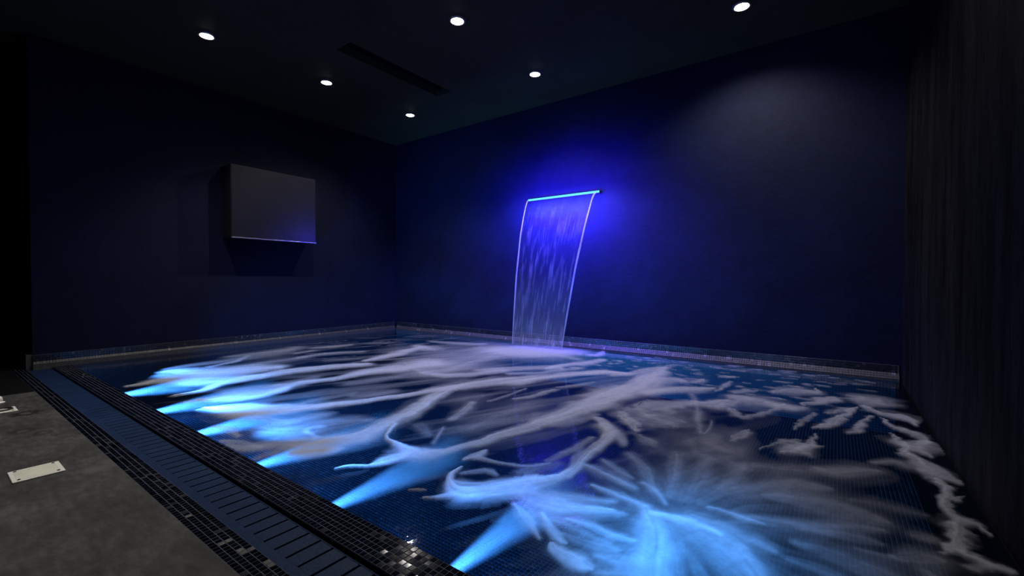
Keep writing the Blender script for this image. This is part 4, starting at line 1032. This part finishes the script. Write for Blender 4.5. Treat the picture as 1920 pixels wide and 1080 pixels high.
# thin drifting streaks over the middle of the pool, along the outflow from the jets
al = 0.35 * GX + GY; ac = GX - 0.45 * GY
st = fbm(al * 1.1, ac * 9, 411, 3)
cover = np.exp(-((GX + 3.0) / 2.2) ** 4) * np.exp(-((GY - 3.1) / 1.7) ** 4)
d = .15 * cover * np.clip((st - .5) * 4.2, 0, 1)
one_minus *= 1 - np.clip(d, 0, .9)
tear = fbm(al * 2.4 + 3, ac * 13, 512, 4)
D = (1 - one_minus) * np.clip(.74 + .62 * tear, .6, 1.12)
D = np.clip(D, 0, 1)
D[~inside] = 0
D = D.reshape(NR, NTH)
Z = np.full(GX.shape, ZW + 0.0035) + 0.006 * D.ravel()
ridx, cidx = np.meshgrid(np.arange(NR - 1), np.arange(NTH - 1), indexing='ij')
keep = np.maximum(np.maximum(D[:-1, :-1], D[1:, :-1]), np.maximum(D[:-1, 1:], D[1:, 1:])) > 0.02
ins = inside.reshape(NR, NTH)
keep &= ins[:-1, :-1] & ins[1:, :-1] & ins[:-1, 1:] & ins[1:, 1:]
a = (ridx * NTH + cidx)[keep]
quads = np.stack([a, a + NTH, a + NTH + 1, a + 1], 1)
used = np.unique(quads)
remap = np.full(NR * NTH, -1, np.int64); remap[used] = np.arange(len(used))
quads = remap[quads]
me = bpy.data.meshes.new('foam')
co = np.stack([GX[used], GY[used], Z[used]], 1).astype(np.float32)
me.vertices.add(len(used)); me.vertices.foreach_set('co', co.ravel())
me.loops.add(quads.size); me.loops.foreach_set('vertex_index', quads.ravel().astype(np.int32))
me.polygons.add(len(quads)); me.polygons.foreach_set('loop_start', (np.arange(len(quads)) * 4).astype(np.int32))
me.update(calc_edges=True)
me.validate()
at = me.attributes.new('foam_amount', 'FLOAT', 'POINT')
at.data.foreach_set('value', D.ravel()[used].astype(np.float32))
link('foam', me, M['foam'], kind='stuff', label='white foam streaks swirling over the pool water', cat='foam', smooth=True)

# ------------------------------------------------------------------ bubble jets from the near pool wall, each with its blue lamp
def cone_me(name, length, r0, r1, seg=20):
    return [(r0 + (r1 - r0) * k / 6, length * k / 6) for k in range(7)]
JX = (-5.84, -4.86, -3.92, -2.95, -2.09, -1.24)
JLAB = ('bubble jet farthest from the camera, a faint streak by the left wall',
        'second farthest blue bubble jet along the pool edge',
        'third farthest blue bubble jet along the pool edge',
        'pale bubble jet in the middle of the pool edge, under thick foam',
        'long clear blue bubble jet over the visible floor mosaic',
        'blue bubble jet at the bottom edge of the photograph')
bmj = bmesh.new()
prof = cone_me('c', 1.25, 0.008, 0.182)
rings = []
for r, y in prof:
    rings.append([bmj.verts.new((r * math.cos(2 * math.pi * k / 20), y, r * math.sin(2 * math.pi * k / 20))) for k in range(20)])
for r0, r1 in zip(rings, rings[1:]):
    for k in range(20):
        bmj.faces.new((r0[k], r0[(k + 1) % 20], r1[(k + 1) % 20], r1[k]))
bmj.faces.new(rings[0]); bmj.faces.new(list(reversed(rings[-1])))
bmesh.ops.recalc_face_normals(bmj, faces=list(bmj.faces))
JET = to_mesh(bmj, 'bubble_jet'); JET.materials.append(M['jet'])
def blue_lamp(loc, rot, energy, size, radius=0.03, col=(0.12, 0.44, 1.0)):
    ld = bpy.data.lights.new('underwater_lamp', 'SPOT')
    ld.energy = energy; ld.color = col
    ld.spot_size = math.radians(size); ld.spot_blend = 0.8
    ld.shadow_soft_size = radius
    lo = bpy.data.objects.new('underwater_lamp', ld)
    C.objects.link(lo)
    lo.location = loc; lo.rotation_euler = rot
    return lo
for k, xj in enumerate(JX):
    o = link('bubble_jet', JET, None, label=JLAB[k], cat='water jet', group='bubble jets along the pool edge', kind='thing')
    o.location = (xj, YP + 0.012, -0.18)
    o.rotation_euler = (math.radians(-0.6), 0, math.radians((3, 2, 0, -2, 2, 0)[k]))
    blue_lamp((xj, YP + 0.006, -0.18), (math.radians(92), 0, 0), JET_W * (5.6, 5.6, 4.8, 2.0, 1.1, 1.1)[k], 104)
    blue_lamp((xj, YP + 0.006, -0.18), (math.radians(90), 0, 0), JET_W, 44)
# the nearest jet rises in a wide boil under the spray cloud
blue_lamp((-0.50, 1.62, ZF + 0.03), (math.radians(180 - 12), 0, 0), JET_W * 0.5, 120, col=(0.10, 0.50, 1.0))
